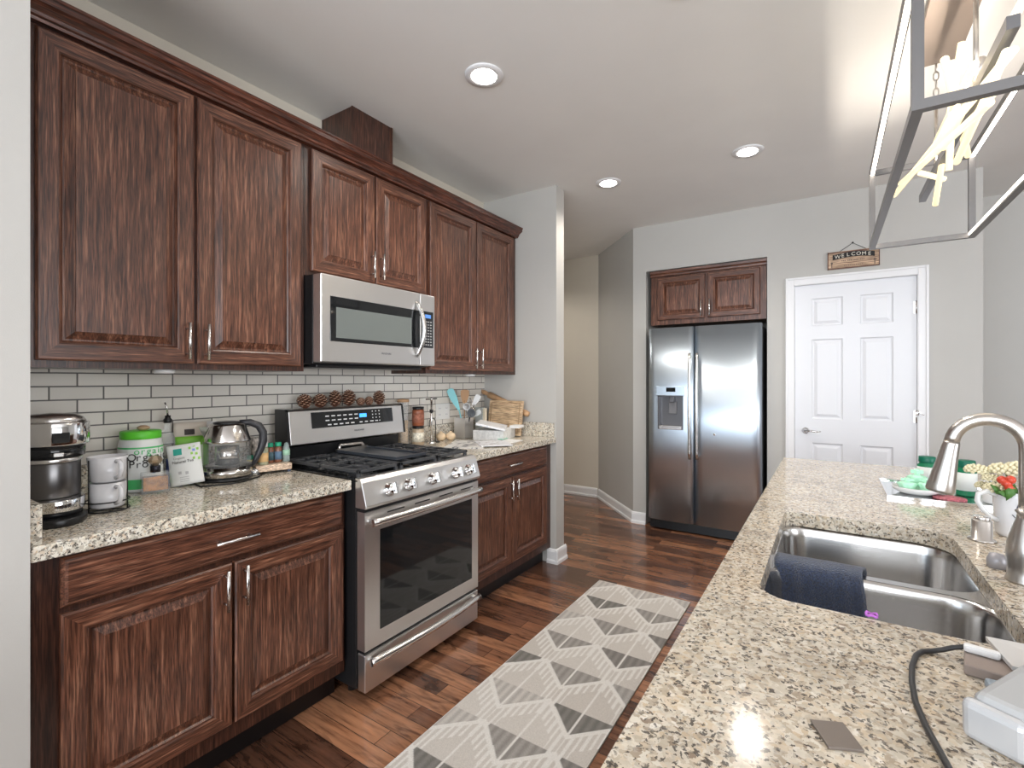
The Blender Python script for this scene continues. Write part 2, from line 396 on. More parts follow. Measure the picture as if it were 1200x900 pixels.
def wall_with_openings(name, label, horiz, pos, th, lo, hi, opens):
    mb = MB(); cur = lo
    def put(u0, u1, z0, z1):
        if horiz: mb.box((u0, pos, z0), (u1, pos+th, z1))
        else: mb.box((pos, u0, z0), (pos+th, u1, z1))
    for (u0, u1, z0, z1) in opens:
        put(cur, u0, 0, ZC); put(u0, u1, 0, z0); put(u0, u1, z1, ZC); cur = u1
    put(cur, hi, 0, ZC)
    return struct(mb.build(name, wall_m), label)
wall_with_openings('wall_back', 'grey wall with windows behind the camera', True, -4.2, .14, -3.7, 5.2, [(-3.3, -.8, .3, 2.5), (-.4, 2.6, .2, 2.5)])
wall_with_openings('wall_right', 'grey wall with a wide window right of the camera', False, 5.06, .14, -4.06, 5.12, [(-1.9, 1.9, .5, 2.5)])
def window(n, horiz, pos, u0, u1, z0, z1, label):
    mb = MB()
    def put(a0, a1, c0, c1):
        if horiz: mb.box((a0, pos, c0), (a1, pos+.06, c1))
        else: mb.box((pos, a0, c0), (pos+.06, a1, c1))
    put(u0, u1, z0, z0+.06); put(u0, u1, z1-.06, z1); put(u0, u0+.06, z0+.06, z1-.06); put(u1-.06, u1, z0+.06, z1-.06)
    k = max(2, int(round((u1-u0)/.95)))
    for i in range(1, k): c = u0+(u1-u0)*i/k; put(c-.03, c+.03, z0+.06, z1-.06)
    put(u0+.06, u1-.06, (z0+z1)/2-.02, (z0+z1)/2+.02)
    return struct(mb.build('window_%d' % n, trim_m), label, 'window')
window(1, True, -4.14, -3.3, -.8, .3, 2.5, 'white window frame behind the camera on the left')
window(2, True, -4.14, -.4, 2.6, .2, 2.5, 'white window frame behind the camera')
window(3, False, 5.10, -1.9, 1.9, .5, 2.5, 'white window frame in the right wall')

# baseboards
def baseboard(name, pts, label):
    """pts: floor polyline, board on the left hand side of travel"""
    mb = MB(); prof = [(0, 0), (.02, 0), (.02, .02), (.013, .03), (.013, .085), (.008, .1), (0, .105)]
    for p, q in zip(pts[:-1], pts[1:]):
        p = Vector((*p, 0)); q = Vector((*q, 0)); d = (q-p).normalized(); n_ = Vector((-d.y, d.x, 0))
        p2, q2 = p-d*0, q+d*0
        mb.prism(prof, lambda s, z: p2+n_*s+Vector((0, 0, z)), lambda s, z: q2+n_*s+Vector((0, 0, z)))
    return struct(mb.build(name, trim_m), label, 'baseboard')
e = .002
baseboard('baseboard_partition', [(-1.652+e+.0, 3.24), (-1.652+e, 3.08)][::1], 'white baseboard around the wall end')
baseboard('baseboard_partition_face', [(-1.632, 3.10-e), (-1.72, 3.10-e)][::1], 'white baseboard on the front of the wall end')
baseboard('baseboard_angled', [(-1.53+.0, YF-e), tuple((P1-nn*e).xy)], 'white baseboard along the angled wall') if False else None
bp0 = P0-nn*0; 
def bb_side(name, p, q, side, label):
    p = Vector((*p, 0)); q = Vector((*q, 0)); d = (q-p).normalized(); n_ = Vector((-d.y, d.x, 0))*side
    prof = [(0, 0), (.02, 0), (.02, .02), (.013, .03), (.013, .085), (.008, .1), (0, .105)]
    mb = MB(); mb.prism(prof, lambda s, z: p+n_*(s+.001)+Vector((0, 0, z)), lambda s, z: q+n_*(s+.001)+Vector((0, 0, z)))
    return struct(mb.build(name, trim_m), label, 'baseboard')
bb_side('baseboard_diagonal', (P0.x, P0.y), (P1.x+.015, P1.y-.017), 1, 'white baseboard along the angled wall')
bb_side('baseboard_hall', (-3.7, 5.10), (P1.x-.01, 5.10), -1, 'white baseboard at the end of the hallway')
bb_side('baseboard_niche', (-1.54, YF), (NX0, YF), -1, 'short white baseboard left of the refrigerator')
bb_side('baseboard_fridge', (NX1, YF), (DX0-.07, YF), -1, 'white baseboard between refrigerator and white door')
bb_side('baseboard_right', (DX1+.07, YF), (.851, YF), -1, 'white baseboard right of the white door')

# tile backsplash and outlets
org = (XW, -.0022, -.001+.0)
tb = MB().box((XW, .345, .93), (XW+.008, 3.10, 1.43))
tb_o = tb.build('tile_backsplash', tile_m, org=(XW, .6055-.1535*3, 1.257-.0486*10))
tag(tb_o, 'light grey glass subway tile backsplash in running bond', 'backsplash'); tb_o['kind'] = 'structure'
def outlet(y, z, label, n=2):
    t = thing('wall_outlet', label, 'outlet', (XW+.008, y, z-.056))
    MB().box((XW+.008, y-.036*n, z-.056), (XW+.014, y+.036*n, z+.056)).build('cover_plate', mat('outlet_white', (.8, .8, .78), .35), t, .002)
    for k in range(n):
        for s in (-1, 1):
            yy = y-.036*n+.072*k+.036
            mb = MB(); mb.box((XW+.014, yy-.015, z+s*.022-.012), (XW+.0155, yy+.015, z+s*.022+.012)); mb.build('socket', white_pl, t, .003)
            MB().box((XW+.0155, yy-.007, z+s*.022-.004), (XW+.0159, yy-.005, z+s*.022+.006)).box((XW+.0155, yy+.005, z+s*.022-.004), (XW+.0159, yy+.007, z+s*.022+.006)).build('slot', black, t)
outlet(2.60, 1.105, 'white double wall outlet on the tiles left of the utensil crock')
outlet(1.05, 1.09, 'white wall outlet on the tiles behind the steel kettle', 1)

# ------------------------------------------------------------------ wall cabinets
XU = -1.985     # door face
def L(a, b, d): return Vector((XU+d, a, b))      # a=y, b=z
def wall_cab(label, y0, y1, z0, z1, doors, hz):
    t = thing('wall_cabinet', label, 'cabinet', (-2.15, (y0+y1)/2, z0))
    MB().box((XW+.001, y0, z0), (XU-.02, y1, z1)).build('body', [wood_frame], t)
    n = 0
    for i, (a0, a1) in enumerate(doors):
        d = raised_panel(L, a0, a1, z0+.022, z1-.03).build('door', [wood_z, wood_y], t)
        hy = a1-.027 if i == 0 else a0+.027
        bar_pull(d, (XU, hy, hz), (XU, hy, hz+.135), (1, 0, 0))
    return t
wall_cab('tall dark wood wall cabinet pair above the coffee maker and kettle', .375, 1.322, 1.368, 2.425, [(.428, .861), (.872, 1.300)], 1.405)
wall_cab('short dark wood wall cabinet pair above the microwave', 1.324, 2.118, 1.81, 2.425, [(1.353, 1.722), (1.730, 2.108)], 1.855)
wall_cab('dark wood wall cabinet pair above the utensil crock, beside the grey wall end', 2.120, 3.098, 1.368, 2.425, [(2.140, 2.588), (2.598, 3.048)], 1.405)
# crown moulding
mb = MB()
prof = [(-.02, 2.405), (.006, 2.405), (.008, 2.414), (.015, 2.418), (.017, 2.428), (.032, 2.440), (.044, 2.446), (.045, 2.462), (.05, 2.466), (.05, 2.474), (-.02, 2.474)]
mb.prism(prof, lambda s, z: Vector((XU+s, .372, z)), lambda s, z: Vector((XU+s, 3.098, z)))
tag(mb.build('crown_moulding', wood_crown), 'stepped dark wood crown moulding running along the wall cabinet tops', 'moulding')
# duct chase on top
t = thing('duct_cover', 'dark wood box enclosing the vent duct above the cabinets', 'duct cover', (-2.17, 1.76, 2.474))
MB().box((XW+.001, 1.629, 2.426), (-2.056, 1.90, ZC-.001)).build('panel', [wood_frame], t)
MB().box((-2.056, 1.625, 2.426), (-2.05, 1.90, ZC-.001)).box((-2.056, 1.888, 2.426), (-2.046, 1.90, ZC-.001)).build('corner_trim', [wood_frame], t)
# under-cabinet puck
for y, lab in ((.79, 'small white puck light under the wall cabinet above the mugs'), (2.62, 'small white puck light under the wall cabinet above the utensil crock')):
    tag(MB().lathe((-2.06, y, 1.353), [(.03, 0), (.034, .004), (.034, .0145)]).build('puck_light', white_pl), lab, 'light')

# ------------------------------------------------------------------ microwave
t = thing('microwave', 'stainless over-the-range microwave with black window and curved handle', 'microwave', (-2.09, 1.69, 1.385))
y0, y1, z0, z1 = 1.326, 2.068, 1.408, 1.806
MB().box((XW+.009, y0, z0-.006), (-1.944, y1, z1)).build('case', black, t, .003)
mb = MB().box((-2.22, y0+.03, 1.386), (-1.96, y1-.03, z0-.006)); mb.build('vent_underside', black, t, .004)
MX = -1.884
ysp = 1.949
fr = MB(); fr.box((-1.943, y0, z0), (MX, ysp-.002, z1)); dr = fr.build('door', steel_y, t, .006, seg=3)
fr = MB(); fr.box((-1.943, ysp, z0), (MX, y1, z1)); cp = fr.build('control_column', steel_y, t, .006, seg=3)
MB().box((MX-.002, 1.374, 1.505), (MX+.0025, 1.945, 1.710)).build('window_surround', black_gl, dr, .004)
mw_glass = mat('microwave_window_mesh', (.17, .19, .18), .12, spec=.6)
MB().box((MX+.0025, 1.404, 1.522), (MX+.0035, 1.880, 1.662)).build('window', mw_glass, dr, .003)
MB().box((MX-.002, 1.958, 1.508), (MX+.0025, 2.052, 1.712)).build('keypad', black_gl, cp, .004)
lcd = mat('blue_lcd', (.05, .12, .3), .2, emit=(.12, .3, .75), es=.6)
MB().box((MX+.0025, 1.985, 1.674), (MX+.0035, 2.03, 1.694)).build('display', lcd, cp)
keym = mat('grey_key_print', (.45, .45, .45), .5)
mb = MB()
for r_ in range(9):
    for c_ in range(4): mb.box((MX+.0025, 1.968+c_*.019, 1.522+r_*.016), (MX+.0031, 1.98+c_*.019, 1.528+r_*.016))
mb.build('key_print', keym, cp)
pts = []
for i in range(17):
    s = i/16; pts.append((MX+.004+.042*math.sin(PI*s)**.8, 1.918+.014*math.sin(PI*s), 1.455+.30*s))
MB().tube(pts, [.006+.008*math.sin(PI*i/16)**.5 for i in range(17)], 14).build('handle', steel_z, dr)
text('brand_lettering', 'FRIGIDAIRE', .013, mat('grey_lettering', (.25, .25, .26), .4), dr, (MX+.001, 1.705, 1.462), (0, 1, 0), (0, 0, 1))

# ------------------------------------------------------------------ base cabinets and counters
XB = -1.680
def Lb(a, b, d): return Vector((XB+d, a, b))
def slab_front(a0, a1, b0, b1, m=None):
    return raised_panel(Lb, a0, a1, b0, b1, prof=[(0, -.02), (0, -.011), (.007, -.003), (.014, 0)], mz=0, mh=0).build('drawer', [wood_y], m)
def base_cab(label, y0, y1, dr, doors):
    t = thing('base_cabinet', label, 'cabinet', (-1.99, (y0+y1)/2, 0))
    MB().box((XW+.01, y0, .11), (XB-.02, y1, .8735)).build('body', [wood_frame], t)
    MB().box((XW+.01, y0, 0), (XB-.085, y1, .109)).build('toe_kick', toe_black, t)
    d = slab_front(dr[0], dr[1], .728, .861, t); m_ = (dr[0]+dr[1])/2
    bar_pull(d, (XB, m_-.07, .795), (XB, m_+.07, .795), (1, 0, 0))
    for i, (a0, a1) in enumerate(doors):
        d = raised_panel(Lb, a0, a1, .168, .712).build('door', [wood_z, wood_y], t)
        hy = a1-.027 if i == 0 else a0+.027
        bar_pull(d, (XB, hy, .565), (XB, hy, .70), (1, 0, 0))
    return t
base_cab('dark wood base cabinet left of the range, one wide drawer over two doors', .347, 1.308, (.411, 1.292), [(.411, .846), (.855, 1.292)])
base_cab('dark wood base cabinet right of the range, beside the grey wall end', 2.092, 3.098, (2.115, 3.02), [(2.115, 2.56), (2.57, 3.02)])
def counter(label, y0, y1, side, sy):
    t = thing('countertop', label, 'countertop', (-1.98, (y0+y1)/2, .874))
    MB().box((XW+.009, y0, .874), (-1.652, y1, .914)).build('slab', granite_l, t, .004)
    MB().box((XW+.009, y0, .914), (XW+.030, y1, 1.016)).build('back_splash', granite_l, t, .002)
    MB().box((XW+.030, sy, .914), (side, sy+.0235, 1.016)).build('side_splash', granite_l, t, .002)
counter('speckled granite countertop left of the range, under the coffee maker and kettle', .3465, 1.309, -1.66, .3465)
counter('speckled granite countertop right of the range, under the papers', 2.091, 3.0985, -1.665, 3.074)

# ------------------------------------------------------------------ gas range
RY0, RY1 = 1.316, 2.084
t = thing('gas_range', 'stainless five-knob gas range with black grates and glass oven door', 'stove', (-1.93, 1.70, 0))
MB().box((-2.27, RY0, .05), (-1.635, RY1, .905)).build('body', black, t, .002)
for x in (-2.2, -1.72):
    for y in (RY0+.05, RY1-.05): MB().cyl((x, y, 0), (x, y, .05), .018, n=12).build('foot', black, t)
# cooktop
MB().box((-2.27, RY0, .905), (-1.622, RY1, .918)).build('cooktop', black_gl, t, .003)
# control panel: lipped prism
prof = [(-1.64, .80), (-1.578, .80), (-1.572, .812), (-1.600, .905), (-1.612, .922), (-1.64, .924)]
mb = MB(); mb.prism(prof, lambda x, z: Vector((x, RY0, z)), lambda x, z: Vector((x, RY1, z)))
cpn = mb.build('control_panel', steel_y, t, .002)
kn = Vector((.093, 0, .028)).normalized()
for ky in (1.452, 1.568, 1.722, 1.893, 1.995):
    b0 = Vector((-1.5845, ky, .858)); mb = MB()
    mb.lathe(b0, [(.030, 0), (.030, .004), (.025, .008), (.024, .028), (.022, .031), (0, .031)], 24, ax=kn)
    k = mb.build('knob', chrome, cpn)
    up = Vector((-kn.z, 0, kn.x)); rot = math.radians(0)
    R = Matrix((kn, Vector((0, 1, 0)), up)).transposed()
    mb = MB().box((.006, -.0065, -.024), (.047, .0065, .024)); mb.v = [b0+R @ p for p in mb.v]
    mb.build('grip', chrome, k, .002)
# oven door
dx0, dx1 = -1.632, -1.585
mb = MB()
mb.box((dx0, RY0+.004, .215), (dx1, 1.400, .785)); mb.box((dx0, 2.026, .215), (dx1, RY1-.004, .785))
mb.box((dx0, 1.400, .215), (dx1, 2.026, .278)); mb.box((dx0, 1.400, .700), (dx1, 2.026, .785))
od = mb.build('oven_door', steel_y, t)
MB().box((dx0+.01, 1.400, .278), (dx1+.001, 2.026, .700)).build('glass', black_gl, od)
for k in range(4):
    yy = 1.44+k*.165; MB().box((dx1-.02, yy, .760), (dx1+.0008, yy+.1, .766)).build('vent_slot', black, od)
MB().box((dx0, RY0+.004, .785), (dx1-.006, RY1-.004, .7985)).build('door_top_vent', black, t)
def hbar(par, z, bow, x0=None):
    x0 = dx1 if x0 is None else x0
    pts = []
    for i in range(21):
        s = i/20; pts.append((x0+.030+bow*math.sin(PI*s), 1.335+.73*s, z-.0*math.sin(PI*s)))
    mb = MB().tube(pts, .016, 14)
    for y in (1.352, 2.048): mb.cyl((x0, y, z), (x0+.033, y, z), .011, n=12)
    return mb.build('handle', satin, par)
hbar(od, .745, .012)
# drawer
mb = MB().box((dx0, RY0+.006, .045), (dx1, RY1-.006, .200)); dw = mb.build('drawer', steel_y, t, .004)
hbar(dw, .172, .02, dx1-.01)
MB().box((dx0-.01, RY0+.01, .200), (dx1-.012, RY1-.01, .215)).build('drawer_gap', black, t)
# backguard
bgp = [(-2.235, .918), (-2.19, .918), (-2.185, 1.0), (-2.235, 1.0)]
mb = MB(); mb.prism(bgp, lambda x, z: Vector((x, RY0+.01, z)), lambda x, z: Vector((x, RY1-.01, z))); mb.build('backguard_base', black, t)
bgp = [(-2.240, 1.002), (-2.128, 1.018), (-2.150, 1.176), (-2.162, 1.187), (-2.240, 1.187)]
def yb(f): return lambda x, z: Vector((x, f, z))
mb = MB(); mb.prism(bgp, yb(RY0+.008), yb(RY0+.022)); mb.build('backguard_end', black, t); mb = MB(); mb.prism(bgp, yb(RY1-.022), yb(RY1-.008)); mb.build('backguard_end', black, t)
bg = MB(); bg.prism(bgp, yb(RY0+.022), yb(RY1-.022)); bgo = bg.build('backguard', steel_y, t, .002)
fd = Vector((-.022, 0, .158)).normalized(); fn = Vector((fd.z, 0, -fd.x))
def bgf(y, s, d): return Vector((-2.128, y, 1.018))+fd*s+fn*d
def bgbox(y0, y1, s0, s1, d0, d1, mb=None):
    mb = mb or MB(); vs = [bgf(y, s, d) for d in (d0, d1) for s in (s0, s1) for y in (y0, y1)]
    return mb.add(vs, [(0, 1, 3, 2), (4, 6, 7, 5), (0, 4, 5, 1), (2, 3, 7, 6), (0, 2, 6, 4), (1, 5, 7, 3)])
dp = bgbox(1.455, 1.985, .070, .150, -.001, .002).build('display_panel', black_gl, bgo)
prt = mat('white_print', (.75, .75, .75), .5)
mb = MB()
for j in range(3):
    for i in range(6 if j else 5):
        y = 1.535+i*.036+(.0 if j else .01); bgbox(y, y+.022, .080+j*.022, .086+j*.022, .002, .0026, mb)
for i in range(4): bgbox(1.745+i*.036, 1.765+i*.036, .080, .086, .002, .0026, mb)
for j in range(4):
    for i in range(3): bgbox(1.835+i*.024, 1.841+i*.024, .08+j*.018, .086+j*.018, .002, .0026, mb)
mb.build('button_print', prt, dp)
bgbox(1.748, 1.795, .108, .128, .002, .003).build('clock', mat('blue_clock', (.02, .08, .3), .2, emit=(.05, .3, 1), es=1.6), dp)
text('brand_lettering', 'FRIGIDAIRE', .013, mat('dark_lettering', (.2, .2, .21), .4), bgo, bgf(1.74, .04, .001), (0, 1, 0), fd)
# burners and grates
mb = MB()
for bx_, by_, r_ in ((-2.08, 1.45, .038), (-1.78, 1.45, .05), (-2.08, 1.95, .038), (-1.78, 1.95, .05), (-1.93, 1.70, .045)):
    mb.lathe((bx_, by_, .918), [(r_+.012, 0), (r_+.01, .008), (r_, .012), (r_, .02), (r_*.9, .024), (0, .024)], 24)
mb.build('burner', blackmatte, t)
for gi, (g0, g1) in enumerate(((RY0+.02, 1.565), (1.575, 1.825), (1.835, RY1-.02))):
    mb = MB(); zt0, zt1 = .936, .950
    X0, X1 = -2.17, -1.645
    for y in (g0+.008, g1-.008): mb.box((X0, y-.008, zt0), (X1, y+.008, zt1))
    for x in (X0+.008, (X0+X1)/2, X1-.008): mb.box((x-.008, g0, zt0), (x+.008, g1, zt1))
    for k in range(6):
        x = X0+.045+k*.0872; w_ = .085
        if gi != 1: mb.box((x-.005, g0+.01, zt0), (x+.005, g0+.01+w_, zt1)); mb.box((x-.005, g1-.01-w_, zt0), (x+.005, g1-.01, zt1))
    for x in (X0+.01, X1-.01):
        for y in (g0+.01, g1-.01): mb.box((x-.008, y-.008, .918), (x+.008, y+.008, zt0))
    for yy in (.33, .67):
        y = g0+(g1-g0)*yy; mb.box((X0, y-.004, zt0), (X1, y+.004, zt1))
    mb.build('grate', blackmatte, t, .003)
# griddle resting on the middle grate
t = thing('griddle', 'black rectangular griddle plate lying on the middle grate of the range', 'griddle', (-1.92, 1.70, .950))
mb = MB(); mb.box((-2.14, 1.60, .9505), (-1.70, 1.80, .956)); mb.box((-2.14, 1.60, .956), (-1.70, 1.608, .966)); mb.box((-2.14, 1.792, .956), (-1.70, 1.80, .966)); mb.box((-1.708, 1.608, .956), (-1.70, 1.792, .966))
mb.build('plate', mat('griddle_black', (.045, .05, .06), .3), t, .002)
pts = [(-2.145, 1.62, .966), (-2.155, 1.63, .985), (-2.155, 1.77, .985), (-2.145, 1.78, .966)]
MB().tube(pts, .009, 10).box((-2.148, 1.6, .956), (-2.135, 1.80, .968)).build('handle', nickel, t)

# pine cones along the backguard top
def pinecone(h, r):
    mb = MB(); n = 70
    mb.lathe((0, 0, 0), [(.006, .002), (r*.45, h*.2), (r*.4, h*.5), (r*.2, h*.85), (0, h*.97)], 10)
    for i in range(n):
        s = (i+.5)/n; a = i*2.39996; z = h*(.04+.9*s); rr = r*(math.sin(PI*(.22+.74*s)))**.8
        d = Vector((math.cos(a), math.sin(a), 0)); tn = Vector((-d.y, d.x, 0)); lift = Vector((0, 0, .35*rr+.002))
        w_ = rr*.3; p = Vector((0, 0, z)); tip = p+d*rr+lift
        mb.add([p+d*rr*.3-tn*w_*.5, p+d*rr*.3+tn*w_*.5, tip+tn*w_, tip-tn*w_, tip+d*w_*.15-Vector((0, 0, .004)), p+d*rr*.3-Vector((0, 0, .004))],
               [(0, 1, 2, 3), (3, 2, 4), (0, 3, 4, 5), (1, 5, 4, 2)], [0, 1, 0, 0])
    return mb
cone_m = [mat('pine_cone_brown', (.13, .05, .028), .5), mat('pine_cone_tip', (.5, .3, .2), .5)]
specs = [(1.455, .075, .036, 'round brown pine cone at the left end of the range back panel'),
         (1.545, .074, .036, 'brown pine cone second from the left on the range back panel'),
         (1.635, .092, .034, 'tall brown pine cone third from the left on the range back panel'),
         (1.722, .094, .038, 'largest brown pine cone fourth from the left on the range back panel'),
         (1.803, .045, .024, 'small low brown pine cone, left of the two small ones on the range back'),
         (1.862, .050, .024, 'small low brown pine cone, right of the two small ones on the range back'),
         (1.935, .085, .034, 'brown pine cone at the right end of the range back panel')]
for y, h, r, lab in specs:
    o = pinecone(h, r).build('pine_cone', cone_m, org=(0, 0, 0)); o.location = (-2.200, y, 1.187-.002); o.rotation_euler = (0, 0, y*9)
    tag(o, lab, 'pine cone', 'pine cones on the range back panel')

# ------------------------------------------------------------------ refrigerator and cabinet above
t = thing('refrigerator', 'side-by-side stainless refrigerator with ice dispenser set in the wall niche', 'refrigerator', (-.905, 4.7, 0))
MB().box((-1.355, 4.36, .03), (-.45, 5.06, 1.765)).build('case', mat('fridge_side_grey', (.06, .06, .065), .4), t, .004)
MB().box((-1.35, 4.33, .012), (-.455, 4.36, .088)).build('base_grille', black, t)
def fdoor(x0, x1, hole=None):
    """gently bowed door front"""
    mb = MB(); N = 14
    def fy(s): return 4.292-.006*(1-abs(2*s-1)**2)+.012*max(0, abs(2*s-1)-.9)*10
    xs = [x0+(x1-x0)*i/N for i in range(N+1)]
    zs = [.095, 1.785] if not hole else [.095, hole[2], hole[3], 1.785]
    if hole: xs = sorted(set(xs+[hole[0], hole[1]]))
    vs = []; fs = []; sm = []
    nx = len(xs)
    for z in zs:
        for x in xs: vs.append((x, fy((x-x0)/(x1-x0)), z))
    for j in range(len(zs)-1):
        for i in range(nx-1):
            if hole and j == 1 and xs[i] >= hole[0]-1e-6 and xs[i+1] <= hole[1]+1e-6: continue
            fs.append((j*nx+i, j*nx+i+1, (j+1)*nx+i+1, (j+1)*nx+i)); sm.append(True)
    k = len(vs); nz = len(zs)
    vs += [(xs[0], 4.358, zs[0]), (xs[-1], 4.358, zs[0]), (xs[-1], 4.358, zs[-1]), (xs[0], 4.358, zs[-1])]
    bot = list(range(nx)); top = [(nz-1)*nx+i for i in range(nx)]
    lef = [j*nx for j in range(nz)]; rig = [j*nx+nx-1 for j in range(nz)]
    fs += [tuple([k+0]+[k+1]+bot[::-1]), tuple([k+2, k+3]+top), tuple([k+3, k+0]+lef), tuple([k+1, k+2]+rig[::-1]), (k, k+3, k+2, k+1)]
    sm += [False]*5
    return mb.add(vs, fs, 0, sm)
hx0, hx1, hz0, hz1 = -1.272, -1.052, .895, 1.190
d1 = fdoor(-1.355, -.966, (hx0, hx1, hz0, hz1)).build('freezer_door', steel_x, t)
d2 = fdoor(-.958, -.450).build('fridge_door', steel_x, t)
grey_pl = mat('dispenser_grey', (.16, .16, .17), .3, .6)
mb = MB(); mb.box((hx0, 4.35, hz0), (hx1, 4.357, hz1)); mb.box((hx0, 4.292, hz0), (hx0+.012, 4.35, hz1)); mb.box((hx1-.012, 4.292, hz0), (hx1, 4.35, hz1))
mb.box((hx0, 4.292, hz1-.008), (hx1, 4.35, hz1)); dsp = mb.build('dispenser_recess', grey_pl, d1)
MB().box((hx0+.012, 4.280, hz0), (hx1-.012, 4.35, hz0+.035)).build('drip_tray', satin, d1, .004)
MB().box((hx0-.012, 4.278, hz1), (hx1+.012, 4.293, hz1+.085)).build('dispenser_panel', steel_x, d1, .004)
MB().box((-1.195, 4.276, hz1+.035), (-1.115, 4.279, hz1+.072)).build('display', black_gl, d1)
MB().box((-1.175, 4.30, hz1-.06), (-1.135, 4.345, hz1-.008)).build('spout', grey_pl, d1, .005)
MB().box((-1.19, 4.335, 1.03), (-1.12, 4.348, 1.14)).build('paddle', mat('paddle_grey', (.2, .2, .21), .3), d1, .005)
for dd_, hx, in ((d1, -.992), (d2, -.932)):
    pts = []
    for i in range(17):
        s = i/16; pts.append((hx, 4.287-.035-.018*math.sin(PI*s), .655+.90*s))
    mb = MB().tube(pts, .012, 12)
    for z in (.68, 1.53): mb.cyl((hx, 4.255, z), (hx, 4.298, z), .009, n=10)
    mb.build('handle', satin, dd_)
MB().lathe((-.80, 4.2885, .875), [(.010, 0), (.010, .003), (0, .003)], 16, ax=(0, -1, 0)).build('badge', chrome, d2)

def Lf(a, b, d): return Vector((a, 4.402-d, b))
t = thing('fridge_cabinet', 'short dark wood cabinet set into the wall above the refrigerator', 'cabinet', (-.89, 4.6, 1.828))
MB().box((-1.372, 4.424, 1.828), (-.428, 4.75, 2.262)).build('body', wood_z, t)
MB().box((-1.372, 4.410, 2.262), (-.428, 4.75, 2.30)).build('top_rail', wood_x, t)
prof = [(0, 2.262), (.008, 2.268), (.01, 2.28), (.022, 2.292), (.024, 2.312), (-.03, 2.312), (-.03, 2.262)]
mb = MB().prism(prof, lambda s, z: Vector((-1.372, 4.412-s, z)), lambda s, z: Vector((-.424, 4.412-s, z))); mb.build('crown', wood_x, t)
for i, (a0, a1) in enumerate(((-1.312, -.899), (-.880, -.472))):
    d = raised_panel(Lf, a0, a1, 1.868, 2.248, fw=.05).build('door', [wood_z, wood_x], t)
    hx = a1-.03 if i == 0 else a0+.022
    bar_pull(d, (hx, 4.402, 1.88), (hx, 4.402, 2.02), (0, -1, 0))

# ------------------------------------------------------------------ white six-panel door
t = bpy.data.objects.new('door_1', None); C.objects.link(t); t.location = (.143, 4.41, 0); ORG['door_1'] = Vector((.143, 4.41, 0))
struct(t, 'white six-panel interior door right of the refrigerator', 'door')
YD = 4.405
holes = []
for (a0, a1) in ((-.115, .085), (.189, .384)):
    for (b0, b1) in ((1.744, 1.958), (1.028, 1.642), (.24, .844)): holes.append((a0, a1, b0, b1))
xs = sorted({DX0+.004, DX1-.004, *[h[0] for h in holes], *[h[1] for h in holes]}); zs = sorted({.008, DZ-.004, *[h[2] for h in holes], *[h[3] for h in holes]})
mb = MB()
for i in range(len(xs)-1):
    for j in range(len(zs)-1):
        cx, cz = (xs[i]+xs[i+1])/2, (zs[j]+zs[j+1])/2
        if any(h[0] < cx < h[1] and h[2] < cz < h[3] for h in holes): continue
        mb.add([(xs[i], YD, zs[j]), (xs[i+1], YD, zs[j]), (xs[i+1], YD, zs[j+1]), (xs[i], YD, zs[j+1])], [(0, 1, 2, 3)])
mb.box((DX0+.004, YD+.012, .008), (DX1-.004, YD+.035, DZ-.004))
for (x, z0_, z1_) in ((DX0+.004, .008, DZ-.004), (DX1-.004, .008, DZ-.004)): mb.add([(x, YD, z0_), (x, YD+.03, z0_), (x, YD+.03, z1_), (x, YD, z1_)], [(0, 1, 2, 3)])
for h in holes:
    pr_ = [(0, 0), (.008, .009), (.016, .010), (.034, .003), (.037, .002)]
    rings = [[(h[0]+i, YD+d, h[2]+i), (h[1]-i, YD+d, h[2]+i), (h[1]-i, YD+d, h[3]-i), (h[0]+i, YD+d, h[3]-i)] for i, d in pr_]
    vs = [p for r in rings for p in r]; fs = [(k*4+i, k*4+(i+1)%4, (k+1)*4+(i+1)%4, (k+1)*4+i) for k in range(len(pr_)-1) for i in range(4)]; n = (len(pr_)-1)*4
    mb.add(vs, fs+[(n, n+1, n+2, n+3)])
lf = mb.build('door_leaf', door_m, t)
mb = MB()   # casing
cw = .058
def casing(a, b, w0):  # profile boards
    pass
for (x0, x1, z0_, z1_) in ((DX0-cw, DX0, 0, DZ+cw), (DX1, DX1+cw, 0, DZ+cw), (DX0, DX1, DZ, DZ+cw)):
    mb.box((x0, YF-.012, z0_), (x1, YF-.0005, z1_))
mb.box((DX0-cw, YF-.02, 0), (DX0-cw+.016, YF-.012, DZ+cw)); mb.box((DX1+cw-.016, YF-.02, 0), (DX1+cw, YF-.012, DZ+cw)); mb.box((DX0-cw+.016, YF-.02, DZ+cw-.016), (DX1+cw-.016, YF-.012, DZ+cw))
mb.build('casing', trim_m, t, .003)
mb = MB(); mb.box((DX0, YF-.01, 0), (DX0+.003, YF+.119, DZ)); mb.box((DX1-.003, YF-.01, 0), (DX1, YF+.119, DZ)); mb.box((DX0, YF-.01, DZ-.003), (DX1, YF+.119, DZ)); mb.build('jamb', trim_m, t)
mb = MB(); mb.lathe((-.155, YD, .935), [(.026, 0), (.026, .006), (.02, .012), (.011, .016), (.011, .045), (0, .047)], 24, ax=(0, -1, 0))
mb.tube([(-.155, YD-.04, .935), (-.12, YD-.045, .937), (-.085, YD-.045, .932), (-.055, YD-.042, .936)], [.009, .008, .007, .006], 10)
mb.build('door_handle', chrome, lf)
for z in (1.84, 1.07, .25):
    mb = MB(); mb.cyl((DX1-.006, YD-.006, z-.045), (DX1-.006, YD-.006, z+.045), .006, n=10); mb.box((DX1-.022, YD-.002, z-.042), (DX1-.004, YD, z+.042)); mb.build('hinge', satin, lf)
